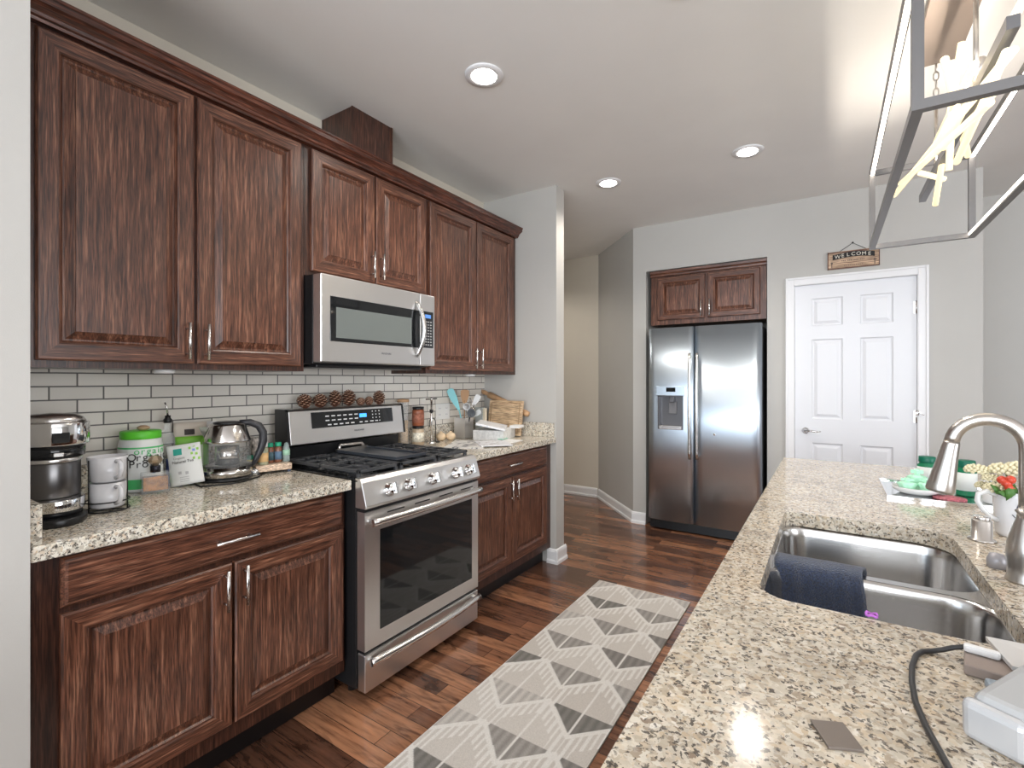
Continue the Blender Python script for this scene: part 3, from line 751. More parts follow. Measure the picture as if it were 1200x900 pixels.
mb = MB(); mb.box((DX1-.012, YF-.026, 1.095), (DX1+.012, YF-.014, 1.102)); mb.cyl((DX1, YF-.025, 1.08), (DX1, YF-.025, 1.12), .003, n=8); mb.tube([(DX1, YF-.025, 1.1), (DX1+.03, YF-.03, 1.085)], .003, 8); mb.build('door_latch', chrome, lf)
# welcome sign
t = thing('welcome_sign', 'small weathered wooden WELCOME sign hanging above the white door', 'sign', (.145, 4.385, 2.15))
sgw = wood('sign_board_wood', 0, (.28, .17, .1), (.5, .34, .22), (.62, .46, .33), .6)
sg = MB().box((-.012, 4.372, 2.160), (.304, 4.388, 2.290)).build('board', sgw, t)
mb = MB()
for z in (2.282, 2.163): mb.box((-.012, 4.3712, z-.003), (.304, 4.372, z+.004))
mb.box((-.012, 4.3712, 2.16), (-.006, 4.372, 2.29)); mb.box((.298, 4.3712, 2.16), (.304, 4.372, 2.29)); mb.box((.01, 4.3712, 2.201), (.29, 4.372, 2.2035))
mb.build('painted_edge', mat('sign_edge_brown', (.12, .05, .035), .6), sg)
mb = MB(); pv = []
for i in range(13):
    s = i/12; x = .02+.255*s; zc = 2.247+.014*math.sin(PI*s); pv.append((x, zc))
vs = [Vector((x, 4.3705, z-.019)) for x, z in pv]+[Vector((x, 4.3705, z+.019)) for x, z in pv]; mb.add(vs, [(i, i+1, 13+i+1, 13+i) for i in range(12)])
vs2 = [v+Vector((0, .0015, 0)) for v in vs]; mb.add(vs2, [(i, i+1, 13+i+1, 13+i) for i in range(12)])
mb.build('black_banner', mat('banner_black', (.015, .012, .012), .6), sg)
cream_p = mat('cream_lettering', (.75, .7, .6), .6)
for i, ch in enumerate('WELCOME'):
    s = (i+.5)/7; x = .035+.225*s
    text('letter', ch, .036, cream_p, sg, (x, 4.3695, 2.246+.014*math.sin(PI*s)), (1, 0, 0), (0, 0, 1))
tiny = mat('sign_small_print', (.15, .1, .08), .6)
mb = MB()
for i in range(16):
    if i % 4 != 3: mb.box((.075+i*.0095, 4.3712, 2.214), (.081+i*.0095, 4.3718, 2.221))
for i in range(10): mb.box((.09+i*.012, 4.3712, 2.179), (.098+i*.012, 4.3718, 2.183))
for x in (.015, .275): mb.box((x-.003, 4.3712, 2.17), (x+.003, 4.3718, 2.20)); mb.ball((x, 4.3715, 2.206), .007, 10, sc=(1, .05, 1.3))
mb.build('small_print', tiny, sg)
MB().tube([(.06, 4.384, 2.288), (.145, 4.386, 2.345), (.23, 4.384, 2.288)], .0018, 6).lathe((.145, 4.388, 2.347), [(.006, 0), (.006, .008), (0, .009)], 10, ax=(0, -1, 0)).build('hanging_wire', mat('wire_dark', (.05, .05, .05), .4, .8), t)

# ------------------------------------------------------------------ recessed ceiling lights
lamp_on = mat('lamp_lens_lit', (1, 1, 1), .4, emit=(1, .97, .92), es=9)
def downlight(x, y, label):
    t = thing('recessed_light', label, 'ceiling light', (x, y, ZC-.006), 'recessed ceiling lights')
    MB().lathe((x, y, ZC-.008), [(.058, .002), (.062, 0), (.088, .002), (.09, .0075)], 36).build('trim_ring', trim_m, t)
    MB().lathe((x, y, ZC-.0095), [(0, 0), (.056, .0), (.058, .002)], 32).build('lens', lamp_on, t)
    l = bpy.data.lights.new('recessed_lamp', 'SPOT'); l.energy = 26; l.spot_size = 2.5; l.spot_blend = .8; l.shadow_soft_size = .06; l.color = (1, .93, .84)
    o = bpy.data.objects.new('recessed_lamp', l); C.objects.link(o); o.parent = t; o.location = (0, 0, -.02)
downlight(-1.337, 1.80, 'largest recessed ceiling light, in front of the wall cabinets')
downlight(-1.322, 3.27, 'small recessed ceiling light left, beside the grey wall end')
downlight(-.422, 3.289, 'recessed ceiling light right, in front of the refrigerator')
downlight(-2.7, 4.3, 'unseen recessed light added to brighten the hallway behind the grey wall end')  # hidden lamp, added because the hallway was too dark
downlight(-.42, -1.4, 'unseen recessed light added behind the camera as fill')  # out of view, added for more light in the room
downlight(-.42, 1.75, 'unseen recessed light added as fill between the chandelier and the range')  # above the frame, added as extra fill light

# ------------------------------------------------------------------ linear cage chandelier over the island
t = thing('chandelier', 'linear cage chandelier with lit edge strips and crossed glowing sticks over the island', 'chandelier', (.385, 2.41, ZC-.03))
CX0, CX1, CY0, CY1, CZ0, CZ1, bw = .19, .58, 1.62, 3.20, 2.035, 2.425, .0125
frame_m = mat('chandelier_gunmetal', (.2, .2, .21), .35, .8)
mb = MB()
for x in (CX0, CX1):
    for z in (CZ0, CZ1): mb.box((x-bw, CY0-bw, z-bw), (x+bw, CY1+bw, z+bw))
for y in (CY0, CY1):
    for z in (CZ0, CZ1): mb.box((CX0+bw, y-bw, z-bw), (CX1-bw, y+bw, z+bw))
    for x in (CX0, CX1): mb.box((x-bw, y-bw, CZ0+bw), (x+bw, y+bw, CZ1-bw))
mb.build('frame', mat('chandelier_champagne', (.17, .165, .165), .38, .4), t)
led = mat('led_strip_lit', (1, 1, 1), .4, emit=(1, .9, .76), es=6)
for (x, z, dx, dz) in ((CX0, CZ1, 0, -1), (CX1, CZ1, 0, -1), (CX1, CZ0, -1, 0), (CX0, CZ0, 1, 0)):
    if dz: MB().box((x-.008, CY0+.015, z-bw-.002), (x+.008, CY1-.015, z-bw+.0005)).build('led_strip', led, t)
    else: MB().box((x+dx*(bw-.0005), CY0+.015, z-.002), (x+dx*(bw+.002), CY1-.015, z+.009)).build('led_strip', led, t)
stick = mat('bubble_stick_lit', (1, .9, .7), .3, emit=(1, .84, .5), es=.5)
sticks = [((.385, 2.267, 2.504), (.385, 2.77, 2.091)), ((.385, 1.70, 2.155), (.25, 2.83, 2.18)), ((.385, 1.754, 2.182), (.385, 2.348, 2.118)),
          ((.36, 1.954, 2.267), (.36, 2.553, 2.287)), ((.36, 2.236, 2.377), (.36, 2.321, 2.084)), ((.36, 1.789, 2.074), (.25, 2.58, 2.149)),
          ((.41, 2.137, 2.239), (.41, 2.732, 2.311)), ((.32, 2.66, 2.206), (.41, 2.732, 2.184)), ((.41, 1.948, 2.185), (.41, 2.373, 2.215)),
          ((.44, 1.85, 2.36), (.34, 2.30, 2.16)), ((.30, 2.0, 2.33), (.46, 2.6, 2.22))]
sp = MB().box((.372, 1.70, 2.210), (.398, 3.12, 2.226)).box((.372, 1.70, 2.226), (.374, 3.12, 2.244)).box((.396, 1.70, 2.226), (.398, 3.12, 2.244)).box((.374, 1.70, 2.226), (.396, 1.702, 2.244)).box((.374, 3.118, 2.226), (.396, 3.12, 2.244)); spine = sp.build('centre_bar_light_channel', frame_m, t)  # channel walls added to crop the uplight into an edged ceiling rectangle
for a, b in sticks: MB().cyl(a, b, .011, n=10).build('glowing_stick', stick, t)
for y in (2.07, 2.75):
    mb = MB().cyl((.385, y, 2.228), (.385, y, 2.52), .007, n=10)
    mb.build('hanging_rod', nickel, t)
    for k in range(5):
        zc = 2.535+k*.035; mb = MB(); n = 14; R_ = .009; pts = []
        for i in range(n+1):
            a = 2*PI*i/n; px, pz = R_*math.cos(a), .02*math.sin(a)
            pts.append((.385+(px if k % 2 else 0), y+(0 if k % 2 else px), zc+pz))
        mb.tube(pts, .0028, 6, caps=False).build('chain_link', nickel, t)
MB().box((.305, 2.03, ZC-.028), (.465, 2.79, ZC-.001)).build('canopy', mat('canopy_brown', (.3, .24, .2), .4, .6), t, .002)
MB().lathe((.42, 2.2, 2.33), [(.02, 0), (.02, .06), (.012, .07), (0, .07)], 16).build('lamp_socket', nickel, t)
l = bpy.data.lights.new('chandelier_added_uplight', 'AREA'); l.shape = 'RECTANGLE'; l.size = .003; l.size_y = 1.40; l.energy = 6.5; l.color = (1, .9, .78)  # unseen strip added inside the channel to light the ceiling rectangle
o = bpy.data.objects.new('chandelier_added_uplight', l); C.objects.link(o); o.parent = t; o.location = (0, 0, 2.2285-(ZC-.03)); o.rotation_euler = (PI, 0, 0)

# ------------------------------------------------------------------ runner rug
def rug():
    x0, x1, y0, y1 = -1.268, -.690, .45, 2.985; st = .0045
    nx = int((x1-x0)/st); ny = int((y1-y0)/st)
    vs = []; 
    for j in range(ny+1):
        for i in range(nx+1): vs.append((x0+(x1-x0)*i/nx, y0+(y1-y0)*j/ny, .0085))
    fs = [(j*(nx+1)+i, j*(nx+1)+i+1, (j+1)*(nx+1)+i+1, (j+1)*(nx+1)+i) for j in range(ny) for i in range(nx)]
    me = bpy.data.meshes.new('runner_rug'); 
    # skirt
    k = len(vs); vs += [(x0, y0, .001), (x1, y0, .001), (x1, y1, .001), (x0, y1, .001)]
    b0 = list(range(nx+1)); b1 = [j*(nx+1)+nx for j in range(ny+1)]; b2 = [ny*(nx+1)+i for i in range(nx, -1, -1)]; b3 = [j*(nx+1) for j in range(ny, -1, -1)]
    fs += [tuple([k, k+1]+b0[::-1]), tuple([k+1, k+2]+b1[::-1]), tuple([k+2, k+3]+b2[::-1]), tuple([k+3, k]+b3[::-1]), (k+3, k+2, k+1, k)]
    me.from_pydata(vs, [], fs)
    ca = me.color_attributes.new('weave', 'FLOAT_COLOR', 'POINT')
    PX, PY, H = .305, .2475, .150
    light = (.68, .655, .62); tan = (.53, .49, .45); darks = [(.22, .205, .19), (.3, .28, .26), (.46, .43, .4), (.19, .18, .165), (.34, .32, .3)]
    def h(i, j): return ((i*73856093) ^ (j*19349663)) & 0xffff
    def colour(x, y):
        for k_ in range(-1, 12):
            ry = 2.735-.245*k_
            off = -1.117 if k_ % 2 == 0 else -1.117+PX/2
            q = (x-off)/PX; ci = math.floor(q+.5); u = abs(q-ci)*PX; sgn = (q-ci)
            v = y-ry; lo = -H*(1-u/(PX/2)); up = .245-H*(u/(PX/2))
            if lo <= v < up:
                hh = h(ci+50, k_+50); dk = darks[hh % 5]
                dl = v-lo; du = up-v; edge = .016
                if dl < edge*.8 or du < edge*.9: return light
                if v < 0:
                    if u < .0045: return light
                    if u > PX/2-.028: return light
                    w_ = .5+.5*math.sin(y*1400+x*180); return tuple(c*(.85+.3*w_) for c in dk)
                if u < .0045: return light
                L_ = .075+.015*((hh >> 4) % 3)
                if du < L_ and (u*1000) % 25 < 11: return light
                if u > .105 and (u*1000) % 25 < 11: return light
                tt = ((hh >> 8) % 5)/5
                return tuple(a*(1-.35*tt)+b*.35*tt for a, b in zip(tan, light))
        return light
    for i, v in enumerate(me.vertices):
        c = colour(v.co.x, v.co.y) if i < k else light
        ca.data[i].color = (*c, 1)
    m = bpy.data.materials.new('woven_rug'); t_, b = nodes(m)
    at = t_.nodes.new('ShaderNodeAttribute'); at.attribute_name = 'weave'
    n = tex(t_, 'ShaderNodeTexNoise', mapping(t_, (1, 1, 1)), Scale=420, Detail=3)
    c2 = ramp(t_, n.outputs['Fac'], [(.3, (.78, .78, .78)), (.7, (1.15, 1.15, 1.15))])
    t_.links.new(mix(t_, .8, at.outputs['Color'], c2, 'MULTIPLY'), b.inputs['Base Color'])
    b.inputs['Roughness'].default_value = .95; b.inputs['Specular IOR Level'].default_value = .1
    bp = t_.nodes.new('ShaderNodeBump'); bp.inputs['Strength'].default_value = .5; bp.inputs['Distance'].default_value = .003
    t_.links.new(n.outputs['Fac'], bp.inputs['Height']); t_.links.new(bp.outputs['Normal'], b.inputs['Normal'])
    me.materials.append(m)
    o = bpy.data.objects.new('runner_rug', me); C.objects.link(o)
    tag(o, 'light grey runner rug with dark grey triangles and stripes on the wood floor', 'rug')
rug()

# ------------------------------------------------------------------ island
IX0, IX1, IY0, IY1 = -.205, 1.02, -.55, 2.965
t = thing('kitchen_island', 'dark wood island cabinet under the large granite top with the sink', 'kitchen island', (.3, 1.2, 0))
MB().box((-.15, IY0+.08, .1), (-.13, IY1-.06, .8735)).box((-.15, IY1-.08, .1), (.66, IY1-.06, .8735)).box((.64, IY0+.08, .1), (.66, IY1-.08, .8735)).box((-.13, IY0+.08, .1), (.64, IY0+.1, .8735)).build('body', wood_z, t)
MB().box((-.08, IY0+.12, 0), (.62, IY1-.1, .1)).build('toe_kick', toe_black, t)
def Li(a, b, d): return Vector((-.152-d, a, b))
for a in (0.02, .48, .94, 1.40, 1.86, 2.32):
    d = raised_panel(Li, a, a+.45, .13, .85).build('door', [wood_z, wood_y], t)
    bar_pull(d, (-.152, a+.04, .70), (-.152, a+.04, .83), (-1, 0, 0))
# granite slab with sink cut-out
def rrect(x0, x1, y0, y1, r, n=8):
    out = []
    rs = r if isinstance(r, (list, tuple)) else [r]*4
    for (cx, cy, a0, rr) in ((x1-rs[0], y1-rs[0], 0, rs[0]), (x0+rs[1], y1-rs[1], PI/2, rs[1]), (x0+rs[2], y0+rs[2], PI, rs[2]), (x1-rs[3], y0+rs[3], 1.5*PI, rs[3])):
        for i in range(n+1):
            a = a0+PI/2*i/n; out.append((cx+rr*math.cos(a), cy+rr*math.sin(a)))
    return out
SX0, SX1, SY0, SY1 = -.118, .272, 1.045, 1.752
hole = rrect(SX0, SX1, SY0, SY1, [.085, .03, .06, .085])
outer = rrect(IX0, IX1, IY0, IY1, .012, 3)
def slab(zt, zb, outer, hole):
    mb = MB(); allp = outer+hole; n0 = len(outer); n1 = len(hole)
    tris = tessellate_polygon([[Vector((*p, 0)) for p in outer], [Vector((*p, 0)) for p in hole]])
    N = len(allp); vs = [(*p, zt) for p in allp]+[(*p, zb) for p in allp]
    fs = [tuple(tr) for tr in tris]+[tuple(N+i for i in tr) for tr in tris]
    fs += [(i, (i+1) % n0, N+(i+1) % n0, N+i) for i in range(n0)]
    fs += [(n0+i, n0+(i+1) % n1, N+n0+(i+1) % n1, N+n0+i) for i in range(n1)]
    return mb.add(vs, fs)
o = slab(.914, .874, outer, hole).build('island_countertop', granite_i)
tag(o, 'large speckled beige granite island countertop with a cut-out for the sink', 'countertop')
# sink
t = thing('kitchen_sink', 'double-bowl stainless undermount sink in the granite island', 'sink', (.08, 1.4, .66))
b_far = (SX0-.004, SX1+.006, 1.392, SY1+.006); b_near = (SX0-.004, SX1+.006, SY0-.006, 1.366)
def bowl(x0, x1, y0, y1, r, ztop, depth, name):
    mb = MB(); lv = [(0, ztop), (.003, ztop-.01), (.008, ztop-.03), (.014, ztop-depth+.035), (.022, ztop-depth+.012), (.045, ztop-depth), (.12, ztop-depth-.004)]
    rings = [rrect(x0+i, x1-i, y0+i, y1-i, max(.012, r-i*.4), 10) for i, z in lv]; n = len(rings[0])
    vs = [(*p, z) for rg, (i, z) in zip(rings, lv) for p in rg]
    fs = [(k*n+i, k*n+(i+1) % n, (k+1)*n+(i+1) % n, (k+1)*n+i) for k in range(len(lv)-1) for i in range(n)]
    fs.append(tuple((len(lv)-1)*n+i for i in range(n)))
    mb.add(vs, fs, 0, True)
    o = mb.build(name, steel_sink, t)
    md = o.modifiers.new('thickness', 'SOLIDIFY'); md.thickness = .0015; md.offset = 1
    cx, cy = (x0+x1)/2, (y0+y1)/2
    MB().lathe((cx, cy, ztop-depth-.003), [(.045, 0), (.045, .004), (.034, .001), (.034, -.0), (0, -.0)], 24).build('drain', chrome, o)
    return o
rf = [.085, .05, .05, .075]
bowl(*b_far, rf and .07, .873, .19, 'bowl'); bowl(*b_near, .07, .873, .19, 'bowl')
# flat steel flange under the stone and between the bowls
def ring_plate(x0, x1, y0, y1, holes, zt, zb):
    outer = rrect(x0, x1, y0, y1, .08, 8); loops = [[Vector((*p, 0)) for p in outer]]+[[Vector((*p, 0)) for p in h_] for h_ in holes]
    tris = tessellate_polygon(loops); allp = [p for l_ in loops for p in l_]; N = len(allp)
    return MB().add([(p.x, p.y, zt) for p in allp]+[(p.x, p.y, zb) for p in allp], [tuple(tr) for tr in tris]+[tuple(N+i for i in tr) for tr in tris])
hA = rrect(b_far[0], b_far[1], b_far[2], b_far[3], .07, 10); hB = rrect(b_near[0], b_near[1], b_near[2], b_near[3], .07, 10)
ring_plate(SX0-.03, SX1+.03, SY0-.03, SY1+.03, [hA, hB], .8735, .8725).build('flange', steel_sink, t)

# towel over the divider
def towel():
    W0, W1 = -.108, .068; prof = [(1.425, .80), (1.418, .85), (1.410, .875), (1.398, .884), (1.380, .888), (1.362, .884), (1.348, .872), (1.342, .84), (1.338, .79), (1.334, .74), (1.332, .70)]
    nx = 22; vs = []; fs = []
    def pt(s, k, off):
        y, z = prof[k]; x = W0+(W1-W0)*s+.006*math.sin(k*.9)
        wv = .003*math.sin(s*11+k*.5)+.002*math.sin(s*23)
        return (x, y-wv-off if k > 4 else y+wv*.4+off*(.3 if k in (3, 4) else 1), z+(off if 2 < k < 7 else 0)+(.006*math.sin(s*4) if k == len(prof)-1 else 0))
    n = len(prof)
    for off in (.001, .007):
        for k in range(n):
            for i in range(nx+1): vs.append(pt(i/nx, k, off))
    M_ = nx+1; B = n*M_
    for k in range(n-1):
        for i in range(nx): fs += [(k*M_+i, k*M_+i+1, (k+1)*M_+i+1, (k+1)*M_+i), (B+k*M_+i, B+(k+1)*M_+i, B+(k+1)*M_+i+1, B+k*M_+i+1)]
    for i in range(nx): fs += [(i, i+1, B+i+1, B+i), ((n-1)*M_+i, B+(n-1)*M_+i, B+(n-1)*M_+i+1, (n-1)*M_+i+1)]
    for k in range(n-1): fs += [(k*M_, B+k*M_, B+(k+1)*M_, (k+1)*M_), (k*M_+nx, (k+1)*M_+nx, B+(k+1)*M_+nx, B+k*M_+nx)]
    m = mat('navy_terry', (.012, .03, .085), .95, noise=.7, nscale=260, bump=.9, bscale=420, sheen=.5)
    o = MB().add(vs, fs, 0, True).build('dish_towel', m)
    tag(o, 'navy blue terry dish towel draped over the sink divider', 'towel')
towel()

# faucet
t = thing('kitchen_faucet', 'tall brushed nickel gooseneck faucet behind the sink', 'faucet', (.324, 1.40, .914))
FX, FY = .340, 1.41
MB().lathe((FX, FY, .914), [(.034, .0005), (.034, .004), (.031, .010), (.030, .03), (.033, .055), (.031, .08), (.024, .108), (.017, .13), (.0155, .145), (0, .145)], 32).build('base', nickel, t)
fd2 = Vector((-1.0, .10, 0)).normalized(); R_ = .058; zt = 1.188
pts = [Vector((FX, FY, 1.05)), Vector((FX, FY, 1.10)), Vector((FX, FY, 1.15))]
for i in range(17):
    a = PI*i/16*.975; pts.append(Vector((FX, FY, zt))+fd2*(R_-R_*math.cos(a))+Vector((0, 0, R_*math.sin(a))))
MB().tube(pts, .0135, 20).build('neck', nickel, t)
end = pts[-1]; dr_ = (pts[-1]-pts[-2]).normalized()
MB().lathe(end-dr_*.001, [(.0145, 0), (.015, .004), (.0175, .035), (.0235, .09), (.026, .108), (.0245, .114), (.020, .114), (.019, .108), (0, .108)], 28, ax=dr_).build('spray_head', nickel, t)
hs = Vector((.35, -.94, 0)).normalized()
MB().lathe(Vector((FX, FY, .975))+hs*.02, [(.019, 0), (.02, .02), (.017, .035), (0, .04)], 24, ax=hs).build('handle_hub', nickel, t)
hb = Vector((FX, FY, .985))+hs*.045
hp = [hb, hb+Vector((-.006, -.01, .03)), hb+Vector((-.02, .0, .065)), hb+Vector((-.035, .012, .085))]
MB().tube(hp, [.011, .0095, .0085, .009], 14).build('lever', nickel, t)
MB().lathe((FX-.03, FY+.075, .914), [(.017, .0005), (.017, .018), (.012, .03), (0, .033)], 20).build('side_knob', mat('grey_knob', (.35, .34, .36), .4, .3), t)
# soap dispenser
t = thing('soap_dispenser', 'short brushed nickel cylinder on the granite beside the white jug', 'soap dispenser', (.330, 1.715, .914))
MB().lathe((.330, 1.715, .914), [(.028, .0005), (.028, .004), (.0205, .006), (.0205, .052), (.018, .054), (0, .054)], 28).build('body', nickel, t)
MB().lathe((.330, 1.715, .968), [(.017, .0005), (.017, .008), (0, .009)], 20).build('cap', chrome, t)

# white jug planter
JX, JY = .424, 1.812
t = thing('jug_planter', 'white ceramic jug with handle and thin branch drawing holding flowers', 'planter', (JX, JY, .914))
marb = bpy.data.materials.new('white_ceramic_branches'); tt_, bb = nodes(marb)
bb.inputs['Base Color'].default_value = (.74, .74, .76, 1); bb.inputs['Roughness'].default_value = .2
jug = MB().lathe((JX, JY, .914), [(.046, .0005), (.050, .01), (.054, .108), (.056, .121), (.053, .121), (.049, .111), (.047, .02), (0, .018)], 32).build('body', marb, t)
hd = Vector((-.836, -.30, 0)).normalized(); c0 = Vector((JX, JY, 0))
prf = [(.053, .108), (.075, .117), (.094, .108), (.096, .09), (.084, .068), (.068, .05), (.051, .040)]
MB().tube([c0+hd*r+Vector((0, 0, .914+z)) for r, z in prf], .0065, 10).build('handle', white_cer, t)
br_m = mat('branch_print', (.03, .03, .06), .5)
def onjug(a, z): return Vector((JX+.0545*math.cos(a), JY+.0545*math.sin(a), .914+z))
mb = MB(); a0 = math.radians(-105)
mb.tube([onjug(a0+.0, .10), onjug(a0-.08, .085), onjug(a0-.02, .07), onjug(a0-.1, .055), onjug(a0+.1, .035)], .0012, 5)
mb.tube([onjug(a0-.02, .07), onjug(a0+.15, .06), onjug(a0+.3, .045)], .001, 5); mb.tube([onjug(a0-.1, .055), onjug(a0-.25, .065)], .001, 5)
mb.build('branch_drawing', br_m, jug)
# flowers
t = thing('flower_bunch', 'small bunch of cream flower clusters with red berries and green leaves in the white jug', 'flowers', (JX, JY, 1.02))
def scr(dx, dz, dd=0): # small offsets across, up and away in the view of the sink side
    return Vector((JX+.974*dx+.228*dd, JY-.228*dx+.974*dd, 1.030+dz*.85))
stem_m = mat('flower_stem_green', (.1, .18, .05), .6); leaf_m = mat('flower_leaf_green', (.06, .16, .03), .5); cr_m = mat('cream_blossom', (.78, .72, .5), .7); red_m = mat('red_berry', (.55, .06, .03), .3)
heads = [((-.085, .055, .02), .024), ((-.055, .035, .0), .018), ((-.03, .062, .02), .03), ((.0, .072, .01), .03), ((-.045, .008, -.02), .024), ((.05, .06, .03), .03), ((-.07, .005, .02), .018)]
mb = MB()
for (p, r) in heads: mb.tube([(JX, JY, 1.0), scr(p[0]*.4, -.01, p[2]*.4), scr(*p)], .0018, 6)
mb.build('stems', stem_m, t)
for (p, r) in heads:
    mb = MB(); c_ = scr(*p)
    for i in range(46):
        a = i*2.4; b = math.asin(max(-1, min(1, 1-1.5*(i+.5)/46))); q = c_+Vector((math.cos(a)*math.cos(b), math.sin(a)*math.cos(b), math.sin(b)*.55))*r
        mb.ball(q, r*.2, 6)
    mb.build('flower_head', cr_m, t)
for p in ((-.026, .034, -.052), (-.018, .046, -.05), (-.020, .022, -.052), (-.034, .042, -.048), (.02, .056, -.02)):
    MB().ball(scr(*p), .011, 10).build('berry', red_m, t)
for (dx, dz, dd, ang) in ((-.026, .002, -.060, -.3), (-.018, .010, -.062, 1.1), (-.042, .010, -.056, -.7), (.02, .03, -.035, 1.2), (.05, .01, -.02, .1), (-.012, .018, -.04, 2.4), (.03, .045, -.02, .8)):
    c_ = scr(dx, dz, dd); d = (Vector((.836, .549, 0))*math.cos(ang)+Vector((0, 0, 1))*math.sin(ang)); s = Vector((.3, -.5, .3)).cross(d).normalized()
    mb = MB(); L_ = .05; pts = [c_-d*L_*.5, c_-s*.012, c_+d*L_*.5, c_+s*.012, c_+Vector((.002, -.003, .002))]
    mb.add(pts, [(0, 1, 4), (1, 2, 4), (2, 3, 4), (3, 0, 4)], 0, True); lo_ = mb.build('leaf', leaf_m, t)
    md = lo_.modifiers.new('thickness', 'SOLIDIFY'); md.thickness = .001

# mirrored tray with small things
t = thing('serving_tray', 'low mirrored tray with a thin metal rim on the far part of the island', 'tray', (.34, 2.33, .914))
tr_m = mat('mirror_glass', (.75, .78, .78), .05, 1)
MB().box((.175, 2.15, .9145), (.52, 2.50, .919)).build('mirror', tr_m, t)
mb = MB()
for a, b in (((.17, 2.145), (.525, 2.15)), ((.17, 2.50), (.525, 2.505)), ((.17, 2.15), (.175, 2.50)), ((.52, 2.15), (.525, 2.50))): mb.box((*a, .9145), (*b, .924))
mb.build('rim', chrome, t)
sc_ = MB().lathe((.262, 2.26, .919), [(.045, .0005), (.068, .014), (.071, .026), (.067, .026), (.063, .014), (.04, .006), (0, .006)], 32).build('saucer', white_cer)
tag(sc_, 'round white shallow dish on the mirrored tray, under the mint green cups', 'dish')
mint = mat('mint_plastic', (.5, .9, .66), .3)
for (x, y, z, h_, lab) in ((.235, 2.245, .926, .05, 'translucent mint green fluted cup at the left of the white dish'), (.292, 2.25, .926, .052, 'translucent mint green fluted cup at the right of the white dish'), (.27, 2.31, .926, .075, 'tallest translucent mint green fluted cup, at the back of the dish')):
    mb = MB(); n = 24; prf = [(.018, .0005), (.02, h_*.35), (.027, h_*.6), (.022, h_*.68), (.008, h_*.72), (.008, h_), (0, h_)]
    mb.lathe((x, y, z), prf, n)
    for i, v in enumerate(mb.v[:3*n]):
        k = 1+.16*math.cos(6*2*PI*(i % n)/n); v.x = x+(v.x-x)*k; v.y = y+(v.y-y)*k
    mb.box((x-.018, y-.004, z+h_*.78), (x+.018, y+.004, z+h_*.95)); mb.box((x-.004, y-.018, z+h_*.78), (x+.004, y+.018, z+h_*.95))
    tag(mb.build('mint_cup', mint), lab, 'cup', 'mint green cups on the white dish')
green_cap = mat('dark_green_cap', (.0, .12, .07), .35); green_b = mat('green_bottle', (.02, .25, .12), .15, trans=.3); lab_w = mat('label_white', (.72, .74, .72), .6)
def vit(x, y, r, h_, lab, labm=lab_w, z=.9195):
    t = thing('supplement_bottle', lab, 'bottle', (x, y, z))
    bo = MB().lathe((x, y, z), [(r*.9, .0005), (r, .006), (r, h_*.72), (r*.75, h_*.79), (r*.75, h_*.8), (0, h_*.8)], 24).build('body', green_b, t)
    MB().lathe((x, y, z), [(r*1.01, h_*.16), (r*1.01, h_*.66)], 24).build('label', labm, bo)
    MB().lathe((x, y, z), [(r*.85, h_*.8), (r*.87, h_*.82), (r*.87, h_*.98), (r*.8, h_), (0, h_)], 24).build('cap', green_cap, t)
vit(.405, 2.32, .030, .125, 'green supplement bottle with white label beside the flowers')
vit(.315, 2.44, .030, .115, 'green capped supplement bottle behind the mint green cups')
vit(.365, 2.45, .018, .10, 'narrow dark green bottle between the two supplement bottles')
cst = MB().lathe((.345, 2.215, .9195), [(.045, .0002), (.045, .006), (0, .006)], 28).build('coaster', mat('red_pattern_coaster', (.45, .12, .15), .5, noise=.6, nscale=120))
tag(cst, 'round red and pink patterned coaster on the mirrored tray', 'coaster')
mug_ = thing('white_mug', 'small white mug at the right end of the mirrored tray, behind the jug', 'mug', (.455, 2.22, .9195))
MB().lathe((.455, 2.22, .9195), [(.024, .0005), (.028, .01), (.030, .075), (.027, .075), (.025, .012), (0, .01)], 24).build('body', white_cer, mug_)

# phone/receipt device and cable at the near right
t = thing('plastic_device', 'pale grey plastic handheld device lying at the near right edge of the island', 'device', (.22, .83, .914))
dev_g = mat('device_grey', (.42, .43, .44), .35); dev_b = mat('device_blue_grey', (.3, .36, .42), .35); 
Rz = Matrix.Rotation(math.radians(57), 3, 'Z'); tiltm = Matrix.Rotation(math.radians(-3), 3, 'Y')
Rt = Rz @ tiltm; pv_ = Vector((.162, .752, .948))
def dv(a, b, name, m, par, bev=.006):
    mb = MB().box(a, b); mb.v = [pv_+Rt @ p for p in mb.v]; return mb.build(name, m, par, bev, seg=3)
shell = dv((0, -.030, -.028), (.20, .030, .018), 'shell', dev_g, t, .012)
dv((.012, -.0325, -.026), (.198, -.0295, .004), 'side_band', dev_b, shell, .003)
dv((-.012, -.024, -.034), (.006, .034, .012), 'end_cap', mat('device_silver', (.55, .56, .58), .25, .3), t, .008)
MB().box((.175, .74, .9145), (.28, .90, .928)).build('foot', dev_b, t, .004)
MB().tube([(.215, .70, .925), (.25, .75, .926), (.30, .83, .928)], .008, 10).build('grey_tube', dev_g, t)
t = thing('power_cable', 'black cable with a white plug curling over the granite at the near right', 'cable', (.12, .87, .914))
cp_ = [(.167, .964, .9355), (.155, .966, .930), (.143, .968, .922), (.130, .964, .918), (.118, .955, .918), (.108, .935, .918), (.099, .895, .918), (.094, .85, .918), (.092, .80, .918), (.096, .75, .918), (.105, .69, .918), (.115, .62, .918), (.12, .5, .918)]
MB().tube(cp_, .0036, 10).build('cord', mat('cable_black', (.03, .03, .032), .4), t)
Rc = Matrix.Rotation(math.radians(25), 3, 'Z')
MB().box((.165, .955, .930), (.205, .968, .941), R=Matrix.Rotation(math.radians(-10), 3, 'Z')).build('plug', white_pl, t, .004)
